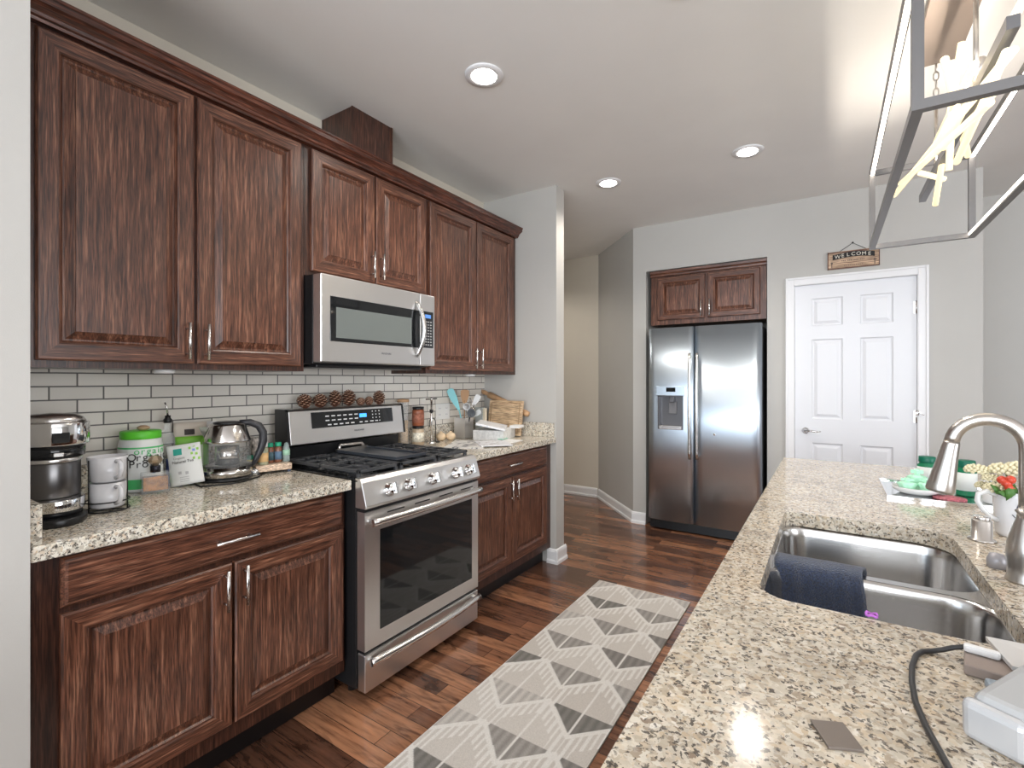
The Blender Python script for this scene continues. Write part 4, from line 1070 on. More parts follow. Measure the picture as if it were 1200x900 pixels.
o = MB().box((.163, .915, .9145), (.215, .972, .9295), R=Matrix.Rotation(math.radians(-10), 3, 'Z')).build('brown_box', mat('taupe_card', (.32, .26, .23), .6), bevel=.002)
tag(o, 'small taupe box under the white plug, beside the grey device', 'box')
mb = MB(); mb.add([(.200, 1.018, .937), (.32, .99, .95), (.33, .92, .94), (.208, .925, .940)], [(0, 1, 2, 3)])
o = mb.build('paper_packet', mat('packet_white', (.62, .61, .6), .5)); md = o.modifiers.new('thickness', 'SOLIDIFY'); md.thickness = .006
tag(o, 'folded white paper packet between the sink and the grey device', 'packet')
o = MB().box((-.012, .655, .9145), (.025, .70, .918), R=Matrix.Rotation(math.radians(25), 3, 'Z')).build('metal_plate', mat('bronze_plate', (.2, .17, .15), .35, .5), bevel=.001)
tag(o, 'small flat bronze coloured plate near the front edge of the island', 'plate')
o = MB().tube([(.062+.008*math.cos(a), 1.058+.008*math.sin(a), .917+.002*math.sin(3*a)) for a in [i*.5 for i in range(13)]], .0022, 6).build('hair_tie', mat('violet_band', (.5, .15, .6), .5))
tag(o, 'tiny violet band lying on the rim by the sink below the towel', 'hair tie')

# ------------------------------------------------------------------ left counter things
Z = .914
dark_st = mat('dark_brushed_steel', (.16, .155, .155), .28, .9)
t = thing('coffee_maker', 'black and chrome single-serve coffee maker at the left end of the counter', 'coffee maker', (-1.97, .475, Z))
cx, cy = -1.945, .472
def stad(x0, x1, y0, y1, z0, z1, r, mb=None, fr=None):
    """box with a rounded front (towards +x)"""
    mb = mb or MB(); ym = (y0+y1)/2; hw = (y1-y0)/2; pts = [(x0, y0)]
    for i in range(17):
        a = -PI/2+PI*i/16; pts.append((x1-r+r*math.cos(a), ym+hw*math.sin(a)))
    pts.append((x0, y1))
    return mb.prism(pts, lambda x, y: Vector((x, y, z0)), lambda x, y: Vector((x, y, z1)), smooth=True)
stad(-2.20, -1.800, .376, .520, Z+.0005, Z+.022, .10).build('base', black, t, .004)
stad(-2.20, -1.84, .379, .518, Z+.022, Z+.036, .09).build('base_step', black, t)
stad(-2.20, -1.825, .377, .521, Z+.036, Z+.071, .10).build('drip_tray', chrome, t, .003)
stad(-2.20, -1.865, .373, .523, Z+.071, Z+.175, .10).build('bay', dark_st, t, .004)
stad(-2.20, -1.858, .371, .526, Z+.175, Z+.186, .10).build('lip', satin, t, .002)
stad(-2.20, -1.885, .375, .540, Z+.186, Z+.222, .10).build('neck', black_gl, t)
hd_ = stad(-2.20, -1.865, .371, .545, Z+.222, Z+.290, .10).build('head', chrome, t, .004)
mb = MB(); mb.lathe((-1.965, .458, Z+.290), [(.080, 0), (.073, .012), (.055, .022), (0, .026)], 30); mb.build('lid', satin, hd_)
MB().box((-1.868, .435, Z+.232), (-1.863, .475, Z+.262)).build('brew_handle', black_gl, hd_, .003)
MB().box((-1.886, .442, Z+.190), (-1.880, .466, Z+.202)).build('badge', satin, t, .002)
text('brand_lettering', 'KEURIG', .013, black, t, (-1.8235, .458, Z+.053), (0, 1, 0), (0, 0, 1))

# mugs in wire rack
MX_, MY_ = -1.931, .584
mgrey = mat('mug_white', (.66, .66, .68), .2, coat=.3)
for k, lab in ((0, 'white stacking mug at the bottom of the black wire mug rack'), (1, 'white stacking mug at the top of the black wire mug rack')):
    t = thing('coffee_mug', lab, 'mug', (MX_, MY_, Z+.012+k*.080), 'white mugs in the wire rack')
    z = Z+.012+k*.080
    MB().lathe((MX_, MY_, z), [(.042, .0005), (.045, .006), (.049, .0785), (.045, .0785), (.042, .01), (0, .008)] if k == 0 else [(.040, .0005), (.045, .006), (.0525, .080), (.049, .080), (.043, .01), (0, .008)], 32).build('body', mgrey, t)
    hdir = Vector((.93, .12, 0)).normalized(); c0 = Vector((MX_, MY_, z))
    MB().tube([c0+hdir*r+Vector((0, 0, h_)) for r, h_ in ((.048, .066), (.066, .070), (.078, .06), (.08, .042), (.072, .024), (.048, .014))], .0065, 10).build('handle', mgrey, t)
wire = mat('black_wire', (.015, .015, .015), .4, .3)
mb = MB()
for z_, r_ in ((Z+.0035, .056), (Z+.032, .056)): mb.tube([(MX_+r_*math.cos(2*PI*i/32), MY_+r_*math.sin(2*PI*i/32), z_) for i in range(33)], .0022, 6, caps=False)
for a in (-2.55, -1.25, .75, 2.0): mb.tube([(MX_+.056*math.cos(a), MY_+.056*math.sin(a), Z+.003), (MX_+.056*math.cos(a), MY_+.056*math.sin(a), Z+.166)], .002, 6)
for a in (-2.55, -1.25): mb.tube([(MX_-.056*math.cos(a), MY_-.056*math.sin(a), Z+.004), (MX_+.056*math.cos(a), MY_+.056*math.sin(a), Z+.004)], .002, 6)
tag(mb.build('mug_rack', wire), 'black wire rack holding the stacked white mugs', 'rack')

# protein tub
TX, TY, TR = -2.190, .763, .070
t = thing('protein_tub', 'white plastic tub with lime green lid and black lettering on the left counter', 'tub', (TX, TY, Z))
tubw = mat('tub_white', (.74, .76, .74), .35); lime = mat('lime_green', (.12, .62, .04), .4); lgreen = mat('label_green', (.08, .5, .16), .45)
bo = MB().lathe((TX, TY, Z), [(TR*.95, .0005, 0), (TR, .006, 0), (TR, .012, 1), (TR, .048, 0), (TR, .160, 1), (TR*.985, .166, 0), (TR*.94, .188, 0), (TR*.86, .196, 0), (0, .196, 0)], 40).build('body', [tubw, lgreen], t)
MB().lathe((TX, TY, Z), [(TR*.9, .194), (TR*.92, .197), (TR*.92, .220), (TR*.88, .223), (0, .224)], 40).build('lid', lime, t)
def wrap_text(name, s, size, m, par, c, r, ang, z, asp=1.0, sx=1.0):
    """letters placed one by one around a round container"""
    wch = size*.53*sx; n = len(s)
    for i, ch in enumerate(s):
        if ch == ' ': continue
        a = ang+((i-(n-1)/2)*wch)/r
        p = (c[0]+(r+.0008)*math.cos(a), c[1]+(r+.0008)*math.sin(a), z)
        text(name, ch, size, m, par, p, (-math.sin(a), math.cos(a), 0), (0, 0, 1), sx=sx)
blk_t = mat('black_lettering', (.02, .02, .02), .5)
wrap_text('letter', 'orgain', .034, lgreen, bo, (TX, TY), TR, .14, Z+.150)
wrap_text('letter', 'Organic', .038, blk_t, bo, (TX, TY), TR, .14, Z+.128)
wrap_text('letter', 'Protein', .038, blk_t, bo, (TX, TY), TR, .14, Z+.103)
MB().ball((TX+TR*.955, TY+.018, Z+.078), .013, 14, sc=(.35, 1, 1)).build('blue_seal', mat('seal_blue', (.05, .35, .65), .4), bo)
o = MB().lathe((TX+.01, TY+.005, Z+.2245), [(.012, 0), (.02, .006), (.02, .012), (.01, .018), (0, .018)], 16).build('wooden_knob', mat('knob_wood', (.5, .33, .2), .5))
tag(o, 'small round wooden knob lying on the lime green lid', 'knob')

# perfume-like square bottle
gold_liq = mat('amber_liquid', (.42, .17, .03), .12, noise=.5, nscale=50); glass2 = mat('glass_pale', (.8, .84, .86), .05, alpha=.17)
t = thing('square_decanter', 'small square glass bottle of amber liquid with faceted stopper, in front of the tub', 'bottle', (-2.085, .770, Z))
Rb = Matrix.Rotation(math.radians(-15), 3, 'Z')
MB().box((-2.107, .727, Z+.0005), (-2.055, .813, Z+.076), R=Rb).build('body', glass2, t, .004)
MB().box((-2.101, .733, Z+.010), (-2.061, .807, Z+.060), R=Rb, piv=(-2.081, .770, Z+.04)).build('liquid', gold_liq, t, .002)
MB().lathe((-2.081, .770, Z+.076), [(.016, 0), (.016, .022), (.013, .024), (0, .024)], 20).build('collar', mat('collar_black', (.03, .03, .04), .25, .6), t)
MB().lathe((-2.081, .770, Z+.100), [(.008, 0), (.022, .014), (.024, .022), (.012, .036), (0, .038)], 8, smooth=False).build('stopper', mat('stopper_bronze', (.5, .4, .28), .1, .6), t)
o = MB().box((-2.180, .842, Z+.0005), (-2.155, .895, Z+.105)).build('blue_box', mat('navy_carton', (.05, .08, .25), .5), bevel=.002)
tag(o, 'navy blue small carton behind the square bottle and the white pouch', 'box')
# oil cruet
OX, OY = -2.235, .870
t = thing('oil_cruet', 'clear glass oil bottle with black pourer standing against the tiles', 'bottle', (OX, OY, Z))
MB().lathe((OX, OY, Z), [(.026, .0005), (.028, .004), (.028, .165), (.022, .19), (.012, .212), (.011, .238), (.013, .242), (0, .242)], 24).build('body', glass2, t)
MB().lathe((OX, OY, Z+.242), [(.0135, 0), (.016, .004), (.016, .012), (.010, .02), (.010, .03), (0, .03)], 16).build('stopper', black, t)
MB().tube([(OX, OY, Z+.27), (OX, OY-.002, Z+.30), (OX+.004, OY-.012, Z+.325)], [.004, .0035, .003], 8).build('pour_spout', satin, t)

# tea pouches
def pouch(name, label, c, wid, h_, yaw, lean, dep, m, roll=0, extra=None):
    """pillow pouch, local x across, z up, -y front"""
    t = thing(name, label, 'pouch', c); R = Matrix.Rotation(yaw, 3, 'Z') @ Matrix.Rotation(roll, 3, 'Y') @ Matrix.Rotation(lean, 3, 'X')
    nx, nz = 10, 12; vs = []
    for sgn in (-1, 1):
        for j in range(nz+1):
            for i in range(nx+1):
                u = i/nx*2-1; v = j/nz
                b = dep/2*(1-abs(u)**2.5)*(math.sin(PI*min(1, (v*.92+.10)))**.6 if v < .93 else .05)
                if v == 0: b = max(b, dep*.35*(1-abs(u)**4))
                vs.append(Vector((u*wid/2*(1-.03*math.sin(PI*v)), sgn*(b+.0006), v*h_)))
    n = (nx+1)*(nz+1); fs = []
    for s in range(2):
        for j in range(nz):
            for i in range(nx):
                q = (s*n+j*(nx+1)+i, s*n+j*(nx+1)+i+1, s*n+(j+1)*(nx+1)+i+1, s*n+(j+1)*(nx+1)+i); fs.append(q if s == 0 else q[::-1])
    for i in range(nx): fs += [(i, n+i, n+i+1, i+1), (nz*(nx+1)+i, nz*(nx+1)+i+1, n+nz*(nx+1)+i+1, n+nz*(nx+1)+i)]
    for j in range(nz): fs += [(j*(nx+1), (j+1)*(nx+1), n+(j+1)*(nx+1), n+j*(nx+1)), (j*(nx+1)+nx, n+j*(nx+1)+nx, n+(j+1)*(nx+1)+nx, (j+1)*(nx+1)+nx)]
    mn = min((R @ v).z for v in vs)
    base = Vector(c)+Vector((0, 0, -mn+.0008))
    mb = MB().add([base+R @ v for v in vs], fs, 0, True); b_ = mb.build('bag', m, t)
    def P(u, v, d=.0015):
        b = dep/2*(1-abs(u)**2.5)*(math.sin(PI*min(1, (v*.92+.10)))**.6 if v < .93 else .05)
        return base+R @ Vector((u*wid/2, -b-.0006-d, v*h_))
    return t, b_, P, R @ Vector((1, 0, 0)), R @ Vector((0, 0, 1))
pw = mat('pouch_white', (.72, .73, .71), .45)
t, b_, P, X_, Z_ = pouch('tea_pouch', 'white tea pouch with teal badge and leaf print before the green pouch', (-2.095, .885, Z), .112, .158, math.radians(62), math.radians(-12), .030, pw, roll=math.radians(-7))
def decal(P, b_, name, m, u0, u1, v0, v1, d=.0018, n=4):
    mb = MB(); vs = []
    for j in range(n+1):
        for i in range(n+1): vs.append(P(u0+(u1-u0)*i/n, v0+(v1-v0)*j/n, d))
    mb.add(vs, [(j*(n+1)+i, j*(n+1)+i+1, (j+1)*(n+1)+i+1, (j+1)*(n+1)+i) for j in range(n) for i in range(n)], 0, True)
    return mb.build(name, m, b_)
decal(P, b_, 'teal_badge', mat('badge_teal', (.03, .35, .28), .5), -.62, -.12, .74, .90)
gl = mat('leaf_print_green', (.3, .6, .1), .5)
for i, (u, v) in enumerate(((.35, .88), (.6, .93), (.8, .84), (.45, .74), (.72, .72), (.85, .6), (.55, .62))): decal(P, b_, 'leaf_print', gl, u-.07, u+.07, v-.03, v+.03, n=2)
decal(P, b_, 'flower_print', mat('print_blue', (.2, .3, .7), .5), .5, .66, .79, .85, n=2)
text('lettering', 'Organic', .012, mat('grey_lettering2', (.3, .3, .3), .5), b_, P(-.30, .66, .004), X_, Z_)
text('lettering', 'Natural Tea', .0145, blk_t, b_, P(-.1, .565, .004), X_, Z_)
for u, v in ((-.35, .30), (.05, .28)): decal(P, b_, 'round_seal', keym, u-.09, u+.09, v-.035, v+.035, n=2)
for k in range(3): decal(P, b_, 'small_print', keym, -.4, .15, .18-.05*k, .195-.05*k, n=3)
gpm = mat('pouch_green', (.2, .5, .05), .45)
t, b_, P, X_, Z_ = pouch('snack_pouch', 'green topped snack pouch standing behind the white tea pouch', (-2.215, .952, Z), .120, .180, math.radians(74), math.radians(-2), .030, gpm)
decal(P, b_, 'pale_panel', mat('pouch_pale_green', (.62, .72, .5), .5), -.75, .62, .1, .8)
t, b_, P, X_, Z_ = pouch('paper_pouch', 'tan paper pouch with dark print, tallest of the pouches, against the tiles', (-2.2600, .965, Z), .125, .235, math.radians(86), math.radians(-1), .022, mat('pouch_tan', (.62, .55, .47), .6))
decal(P, b_, 'dark_print', mat('print_dark', (.04, .03, .03), .6), -.4, .2, .78, .88)

# kettle
KX, KY = -2.108, 1.038
t = thing('electric_kettle', 'glass and stainless electric kettle with black handle on its base', 'kettle', (KX, KY, Z))
kst = mat('kettle_steel', (.62, .6, .58), .16, 1)
MB().lathe((KX, KY, Z), [(.085, .0005), (.092, .004), (.094, .010), (.085, .016), (0, .016)], 40).build('power_base', black, t)
MB().lathe((KX, KY, Z), [(.078, .017), (.094, .020), (.095, .06), (.0925, .056), (0, .056)], 40).build('heater_band', kst, t)
MB().lathe((KX, KY, Z), [(.092, .056), (.091, .08), (.082, .160), (.0805, .160), (.0895, .08), (.090, .056)], 40).build('glass_body', mat('kettle_glass', (.75, .78, .8), .04, alpha=.07), t)
MB().lathe((KX, KY, Z), [(.046, .064), (.044, .14), (0, .142)], 24).build('inner_column', kst, t)
MB().lathe((KX, KY, Z), [(.089, .158), (.088, .165), (.070, .226), (.064, .232), (0, .233)], 40).build('collar', kst, t)
MB().lathe((KX, KY, Z), [(.05, .2325), (.052, .238), (.04, .242), (0, .243)], 32).build('lid', black, t)
hd = Vector((.36, .93, 0)).normalized(); c0 = Vector((KX, KY, Z))
MB().tube([c0+hd*r+Vector((0, 0, h_)) for r, h_ in ((.045, .236), (.085, .234), (.118, .218), (.135, .188), (.136, .15), (.126, .115), (.110, .08), (.096, .05))], [.010, .014, .016, .0165, .016, .015, .012, .009], 14).build('handle', mat('kettle_handle', (.03, .03, .034), .35), t)
sp = -hd; sd = Vector((-sp.y, sp.x, 0))
mb = MB(); base = [c0+sp*.060+sd*.03+Vector((0, 0, .222)), c0+sp*.060-sd*.03+Vector((0, 0, .222)), c0+sp*.076+Vector((0, 0, .165)), c0+sp*.100+Vector((0, 0, .222))]
mb.add(base, [(0, 1, 2), (0, 3, 1), (0, 2, 3), (1, 3, 2)], 0, False); mb.build('spout', kst, t)
o = MB().tube([(-2.16, .90, Z+.004), (-2.12, .915, Z+.004), (-2.03, .90, Z+.004), (-2.01, .94, Z+.004), (-1.985, .985, Z+.004), (-1.985, 1.04, Z+.004), (-2.03, 1.13, Z+.004), (-2.10, 1.19, Z+.004), (-2.16, 1.21, Z+.004), (-2.24, 1.19, Z+.004)], .0032, 8).build('kettle_cord', wire)
tag(o, 'thin black cord looping on the granite in front of the kettle', 'cord')

# spice tray
t = thing('spice_tray', 'pale wooden tray on small dark feet between the kettle and the range', 'tray', (-2.10, 1.225, Z))
tray_w = wood('tray_pale_wood', 1, (.45, .32, .22), (.62, .47, .35), (.72, .58, .45), .5)
Rs = Matrix.Rotation(math.radians(-14), 3, 'Z'); piv = (-2.10, 1.225, Z+.03)
ty = MB().box((-2.150, 1.150, Z+.012), (-2.055, 1.300, Z+.040), R=Rs, piv=piv).build('board', tray_w, t, .003)
feet_m = mat('tray_feet_blue', (.05, .07, .12), .4)
for x in (-2.14, -2.068):
    for y in (1.158, 1.290): MB().box((x-.006, y-.006, Z+.0005), (x+.006, y+.006, Z+.012), R=Rs, piv=(-2.10, 1.225, Z+.006)).build('foot', feet_m, t)
ZT = Z+.0405
def spice(x, y, r, h_, lab, bodym, labm, capm, z=ZT, cap=.2):
    t = thing('spice_jar', lab, 'jar', (x, y, z))
    b = MB().lathe((x, y, z), [(r*.92, .0005), (r, .004), (r, h_*(.92-cap)), (r*.8, h_*(1-cap)), (0, h_*(1-cap))], 20).build('body', bodym, t)
    MB().lathe((x, y, z), [(r*1.015, h_*.14), (r*1.015, h_*.55)], 20).build('label', labm, b)
    MB().lathe((x, y, z), [(r*.85, h_*(1-cap)), (r*.88, h_*(1-cap)+.002), (r*.88, h_*.98), (r*.82, h_), (0, h_)], 20).build('lid', capm, t)
spm = mat('spice_brown', (.22, .08, .04), .4, noise=.6, nscale=150, coat=.5); spg = mat('spice_pale', (.35, .36, .24), .2, coat=.5)
lidg = mat('lid_green', (.02, .35, .2), .4)
spice(-2.095, 1.185, .021, .098, 'spice jar with orange label and white lid, left on the wooden tray', spg, mat('label_orange', (.75, .48, .22), .6), white_pl)
spice(-2.115, 1.228, .0155, .09, 'spice jar with green lid and dark label, left one of the two', spm, mat('label_dark_teal', (.07, .13, .16), .6), lidg)
spice(-2.108, 1.262, .0155, .09, 'spice jar with green lid and blue label, right one of the two', spm, mat('label_blue', (.12, .2, .3), .6), lidg)
t = thing('glass_shaker', 'small clear glass shaker with pale green label at the right end of the wooden tray', 'shaker', (-2.075, 1.283, ZT))
b = MB().lathe((-2.090, 1.291, ZT), [(.014, .0005), (.015, .004), (.014, .06), (.008, .085), (0, .088)], 18).build('body', mat('shaker_glass', (.5, .6, .58), .1, trans=.5), t)
MB().lathe((-2.090, 1.291, ZT), [(.0155, .03), (.0152, .055)], 18).build('label', mat('label_mint', (.4, .65, .48), .6), b)
o = MB().ball((-2.078, 1.138, Z+.0165), .0165, 20).build('glass_ball', mat('silver_ball', (.6, .62, .63), .12, .8)); tag(o, 'small shiny glass ball at the left end of the wooden tray', 'ball')
t = thing('spice_jar', 'small yellow and green spice jar on the granite between kettle handle and tray', 'jar', (-2.165, 1.175, Z))
MB().lathe((-2.165, 1.165, Z), [(.014, .0005), (.015, .003), (.015, .055), (.012, .06), (0, .06)], 16).build('body', mat('jar_yellow', (.65, .6, .2), .5), t)
MB().lathe((-2.165, 1.165, Z+.06), [(.0135, .0003), (.0135, .018), (0, .019)], 16).build('lid', lidg, t)
o = MB().box((-2.225, 1.19, Z+.0005), (-2.19, 1.26, Z+.15)).build('tea_box', mat('carton_dark_print', (.5, .46, .42), .5, noise=.9, nscale=70), bevel=.002); tag(o, 'small carton with dark print against the tiles behind the kettle handle', 'box')

# ------------------------------------------------------------------ right counter things
t = thing('glass_canister', 'clear glass canister with cork lid behind the right end of the range', 'jar', (-2.235, 2.165, Z))
MB().lathe((-2.24, 2.165, Z), [(.033, .0005), (.035, .005), (.035, .27), (.033, .275), (.031, .27), (.031, .008), (0, .006)], 24).build('body', glass2, t)
MB().lathe((-2.24, 2.165, Z), [(.0305, .008), (.0305, .16), (0, .162)], 24).build('contents', mat('pasta_tan', (.62, .42, .22), .7, noise=.3, nscale=90), t)
MB().lathe((-2.24, 2.165, Z+.2755), [(.036, 0), (.037, .004), (.037, .018), (0, .02)], 24).build('lid', mat('cork', (.45, .27, .15), .7), t)
def jar2(z, lab, bm, lm, cap=True):
    x, y = -2.205, 2.262; t = thing('seasoning_jar', lab, 'jar', (x, y, z)); h_ = .122
    b = MB().lathe((x, y, z), [(.036, .0005), (.038, .004), (.038, .095), (.034, .104), (0, .104)], 26).build('body', bm, t)
    MB().lathe((x, y, z), [(.0385, .02), (.0385, .08)], 26).build('label', lm, b)
    MB().lathe((x, y, z), [(.036, .104), (.037, .106), (.037, .121), (0, .1215)], 26).build('lid', black, t)
jar2(Z, 'seasoning jar with cream label, bottom of the stack beside the steel holder', mat('jar_tan_fill', (.5, .38, .26), .4, coat=.5), mat('label_cream', (.7, .66, .55), .6, noise=.4, nscale=60))
jar2(Z+.122, 'seasoning jar with red-brown filling and black lid, top of the stack', mat('jar_red_fill', (.3, .09, .04), .4, coat=.5), mat('label_red_brown', (.35, .13, .08), .6, noise=.4, nscale=60))
t = thing('paper_towel_holder', 'upright bare steel paper towel holder right of the seasoning jars', 'paper towel holder', (-2.135, 2.30, Z))
MB().lathe((-2.135, 2.31, Z), [(.026, .0005), (.026, .016), (.012, .022), (0, .022)], 24).build('base', satin, t)
MB().cyl((-2.135, 2.31, Z+.02), (-2.135, 2.31, Z+.285), .0065, n=12).lathe((-2.135, 2.31, Z+.285), [(.009, 0), (.009, .012), (0, .016)], 12).build('pole', satin, t)
MB().tube([(-2.165, 2.29, Z+.29), (-2.105, 2.33, Z+.296)], .004, 8).cyl((-2.135, 2.31, Z+.205), (-2.135, 2.31, Z+.225), .012, n=12).build('arm', black, t)
t = thing('hook_stand', 'thin black wire hook stand between the steel holder and the onions', 'stand', (-2.20, 2.42, Z))
MB().lathe((-2.20, 2.42, Z), [(.03, .0005), (.03, .004), (0, .005)], 20).build('base', wire, t)
pts = [(-2.20, 2.42, Z+.004), (-2.20, 2.42, Z+.13)]+[(-2.20-.0+.012*0, 2.42-.03+.03*math.cos(a), Z+.13+.032*math.sin(a)) for a in [PI*i/10 for i in range(1, 11)]]+[(-2.20, 2.362, Z+.105)]
MB().tube(pts, .003, 8).build('hook', wire, t)
on_m = mat('onion_skin', (.72, .55, .36), .45, noise=.15, nscale=30)
for (x, y, lab) in ((-2.215, 2.492, 'pale onion on the counter, left of the two'), (-2.175, 2.545, 'pale onion on the counter, right of the two')):
    o = MB().lathe((x, y, Z), [(.012, .0005), (.028, .01), (.035, .028), (.029, .046), (.012, .056), (.005, .064), (0, .066)], 22).build('onion', on_m); tag(o, lab, 'onion', 'onions on the counter')
# utensil crock
UX, UY = -2.185, 2.70
t = thing('utensil_crock', 'square brushed steel crock full of kitchen utensils', 'crock', (UX, UY, Z))
mb = MB(); s = .048
for a, b in (((UX-s, UY-s), (UX+s, UY-s+.003)), ((UX-s, UY+s-.003), (UX+s, UY+s)), ((UX-s, UY-s+.003), (UX-s+.003, UY+s-.003)), ((UX+s-.003, UY-s+.003), (UX+s, UY+s-.003))): mb.box((*a, Z+.0005), (*b, Z+.145))
mb.box((UX-s, UY-s, Z+.0005), (UX+s, UY+s, Z+.004)); mb.build('body', mat('crock_steel', (.74, .73, .72), .38, .9), t)
RR = Vector((.836, .549, 0)); FF = Vector((-.549, .836, 0)); UC = Vector((UX, UY, Z))
def up(a, h_, d=0): return UC+RR*a+FF*d+Vector((0, 0, h_))
teal = mat('teal_silicone', (.25, .62, .66), .5); wd_u = mat('utensil_wood', (.42, .24, .12), .55); 
def utensil(name, lab, cat, foot, neck, tip, hm, parts):
    t = thing(name, lab, cat, tuple(up(foot[0], .006, foot[1]))); MB().tube([up(foot[0], .012, foot[1]), up(*neck)], .0045, 8).build('handle', hm, t)
    for nm, mb, m in parts: mb.build(nm, m, t)
def blade(p0, p1, w0, w1, th=.004, n=8):
    p0 = Vector(p0); p1 = Vector(p1); d = (p1-p0); sd = RR.copy(); mb = MB(); prof = []
    L_ = d.length; dn = d.normalized(); sd = (RR-dn*RR.dot(dn)).normalized(); nr = dn.cross(sd)
    out = []
    for i in range(n+1): s = i/n; out.append((s, w0+(w1-w0)*min(1, s*1.6)))
    pts = [(w, s) for s, w in out]; arc = [(w1*math.cos(a), 1+.12*math.sin(a)) for a in [PI*i/8 for i in range(1, 8)]]
    poly = pts+arc+[(-w, s) for w, s in pts[::-1]]
    return mb.prism(poly, lambda a, b: p0+sd*a+dn*(b*L_)-nr*th/2, lambda a, b: p0+sd*a+dn*(b*L_)+nr*th/2)
utensil('spatula', 'large pale teal silicone spatula leaning left in the steel crock', 'spatula', (.01, 0), (-.035, .21, .0), None, teal, [('blade', blade(up(-.033, .20), up(-.095, .335), .008, .026, .006), teal)])
# slotted spoon
def spoon(c, r, dirn, depth=.012, slots=False):
    mb = MB(); dirn = Vector(dirn).normalized(); mb.lathe(c, [(r*.2, -depth), (r*.7, -depth*.6), (r, 0), (r*.96, .001), (r*.66, -depth*.5), (0, -depth*.8)], 20, ax=dirn)
    return mb
utensil('slotted_spoon', 'wooden slotted spoon with round head at the back of the steel crock', 'spoon', (.0, .02), (.005, .27, .02), None, wd_u, [('head', blade(up(.004, .25, .02), up(.006, .335, .02), .014, .030, .006), wd_u)])
utensil('ladle', 'steel ladle standing upright in the middle of the crock', 'ladle', (.015, -.02), (.02, .20, -.02), None, satin, [('bowl', spoon(up(.022, .225, -.02), .026, -FF), mat('brushed_utensil_steel', (.4, .4, .4), .45, .8))])
utensil('serving_spoon', 'steel serving spoon leaning right in the crock', 'spoon', (.0, -.01), (.075, .24, 0), None, satin, [('bowl', blade(up(.07, .235), up(.105, .30), .010, .020, .004), mat('serving_spoon_steel', (.42, .41, .4), .5, .8))])
utensil('skimmer', 'dark grey nylon skimmer with round head at the right rim of the crock', 'skimmer', (.01, .0), (.052, .17, -.035), None, black, [('head', spoon(up(.056, .18, -.038), .030, -FF, .006), mat('nylon_dark', (.05, .055, .065), .4))])
utensil('whisk', 'steel whisk in the crock behind the skimmer', 'whisk', (-.01, .02), (.045, .20, .02), None, satin, [('wires', (lambda mb: [mb.tube([up(.045+.02*math.sin(PI*i/8)*math.cos(a), .20+.085*i/8, .02+.02*math.sin(PI*i/8)*math.sin(a)) for i in range(9)], .0012, 5) for a in [k*PI/4 for k in range(8)]] and mb)(MB()), satin)])
utensil('turner', 'grey metal turner leaning far right in the crock', 'spatula', (-.02, .0), (.06, .155, .01), None, satin, [('blade', blade(up(.06, .15, .01), up(.115, .19, .01), .006, .018, .003), mat('turner_steel', (.35, .35, .34), .5, .8))])
# cookbook, board, rolling pin
o = MB().box((-2.262, 2.93, Z+.0005), (-2.19, 2.965, Z+.205)).build('cookbook', [mat('book_cover_grey', (.5, .53, .52), .5)], bevel=.001)
tag(o, 'grey book standing upright between the crock and the cutting board', 'book')
o = MB().box((-2.19, 2.935, Z+.0005), (-2.172, 2.962, Z+.20)).build('recipe_booklet', [mat('page_edge_cream', (.78, .7, .55), .7)], bevel=.001)
tag(o, 'cream page block of a booklet pressed against the cutting board', 'book')
bw_ = wood('board_bamboo', 0, (.42, .28, .16), (.58, .41, .25), (.66, .5, .32), .5)
t = thing('cutting_board', 'light wooden cutting board leaning on the grey wall behind the papers', 'cutting board', (-2.04, 3.0, Z))
Rl = Matrix.Rotation(math.radians(-9), 3, 'X'); piv = Vector((-2.04, 2.985, Z+.002))
mb = MB().box((-2.185, 2.976, Z+.004), (-1.885, 2.996, Z+.262), R=Rl, piv=piv); brd = mb.build('board', bw_, t, .004)
mb = MB()
for a, b in (((-2.165, Z+.02), (-1.905, Z+.026)), ((-2.165, Z+.24), (-1.905, Z+.246)), ((-2.165, Z+.02), (-2.159, Z+.246)), ((-1.911, Z+.02), (-1.905, Z+.246))): mb.box((a[0], 2.9752, a[1]), (b[0], 2.9762, b[1]), R=Rl, piv=piv)
mb.build('juice_groove', mat('groove_tan', (.32, .2, .11), .6), brd)
t = thing('rolling_pin', 'wooden rolling pin lying slanted behind the cutting board', 'rolling pin', (-2.03, 3.05, Z+.2))
a = Vector((-2.235, 3.0725, Z+.300)); b = Vector((-1.865, 3.0725, Z+.155)); d = (b-a).normalized(); pinm = mat('rolling_pin_wood', (.5, .3, .16), .5, noise=.12, nscale=20)
a2 = a; MB().lathe(a2, [(.018, .0), (.025, .004), (.0255, .30), (.018, .304), (0, .304)], 24, ax=d).build('roller', pinm, t)
MB().lathe(a2+d*.304, [(.010, 0), (.017, .015), (.024, .06), (.02, .085), (0, .095)], 20, ax=d).build('handle', pinm, t)
MB().lathe(a2, [(.010, 0), (.015, .015), (.018, .05), (.014, .07), (0, .075)], 20, ax=-d).build('handle', pinm, t)

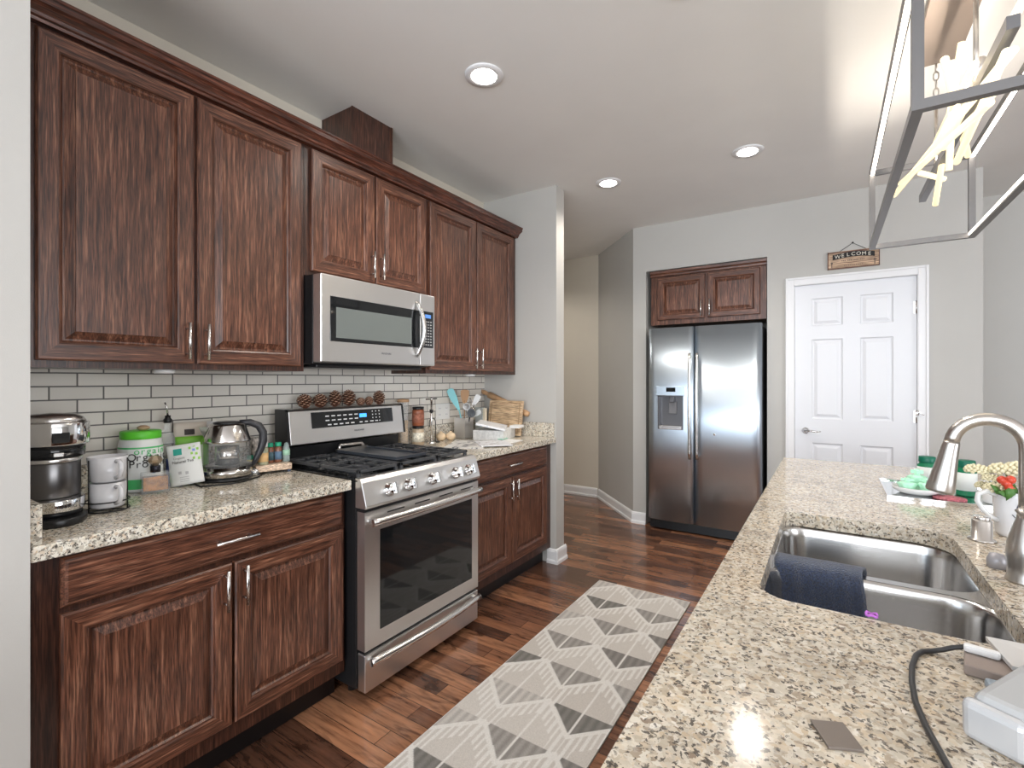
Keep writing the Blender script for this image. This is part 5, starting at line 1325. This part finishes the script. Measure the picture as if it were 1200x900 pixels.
# papers
def sheet(name, lab, cat, c, wx, wy, th, rz, m, grp=None, bevel=0, tilt=(0, 0)):
    R = Matrix.Rotation(rz, 3, 'Z') @ Matrix.Rotation(tilt[0], 3, 'X') @ Matrix.Rotation(tilt[1], 3, 'Y')
    mb = MB().box((-wx/2, -wy/2, 0), (wx/2, wy/2, th)); mb.v = [Vector(c)+R @ p for p in mb.v]
    lo = min(p.z for p in mb.v)
    for p in mb.v: p.z += c[2]-lo
    return tag(mb.build(name, m, bevel=bevel), lab, cat, grp)
def printed(name, base, ink, sc, thr=.55):
    m = bpy.data.materials.new(name); t_, b = nodes(m); n = tex(t_, 'ShaderNodeTexNoise', mapping(t_, (sc, sc*.35, sc)), Scale=1, Detail=3)
    t_.links.new(ramp(t_, n.outputs['Fac'], [(0, base), (thr, base), (thr+.06, ink), (1, ink)]), b.inputs['Base Color']); b.inputs['Roughness'].default_value = .45; return m
mag = printed('magazine_print', (.72, .7, .67), (.1, .1, .12), 45); mag2 = printed('flyer_print', (.74, .74, .76), (.3, .22, .2), 60, .6)
ang = math.radians(28)
sheet('magazine', 'open magazine with dark print, nearest the range on the right counter', 'magazine', (-1.93, 2.43, Z+.0005), .24, .34, .006, ang, mag)
sheet('magazine', 'folded flyer half over the open magazine, nearest the counter edge', 'magazine', (-1.80, 2.52, Z+.007), .20, .24, .005, ang+.35, mag2)
sheet('envelope', 'flat white envelope at the counter edge beside the flyer', 'envelope', (-1.80, 2.70, Z+.0005), .11, .20, .003, ang-.4, paper)
sheet('paper_stack', 'thick stack of white papers between the crock and the cutting board', 'papers', (-1.985, 2.80, Z+.0005), .22, .28, .070, ang-.2, mat('stack_white', (.68, .67, .65), .7, noise=.15, nscale=60), bevel=.002)
sheet('open_booklet', 'open white booklet lying tilted on top of the paper stack', 'booklet', (-1.98, 2.76, Z+.071), .20, .29, .014, ang+.05, printed('booklet_print', (.76, .76, .77), (.5, .55, .62), 25, .6), tilt=(0, .20))
sheet('envelope', 'white envelope lying at the right end on top of the paper stack', 'envelope', (-1.880, 2.925, Z+.0715), .07, .10, .018, ang-.3, paper)
sheet('green_card', 'small green card on the papers at the counter edge', 'card', (-1.86, 2.72, Z+.013), .035, .09, .003, ang-.3, mat('card_green', (.12, .5, .32), .5))
sheet('flyer', 'small flyer with grey print in front of the paper stack', 'flyer', (-1.84, 2.62, Z+.0035), .10, .14, .003, ang+.1, mag2)
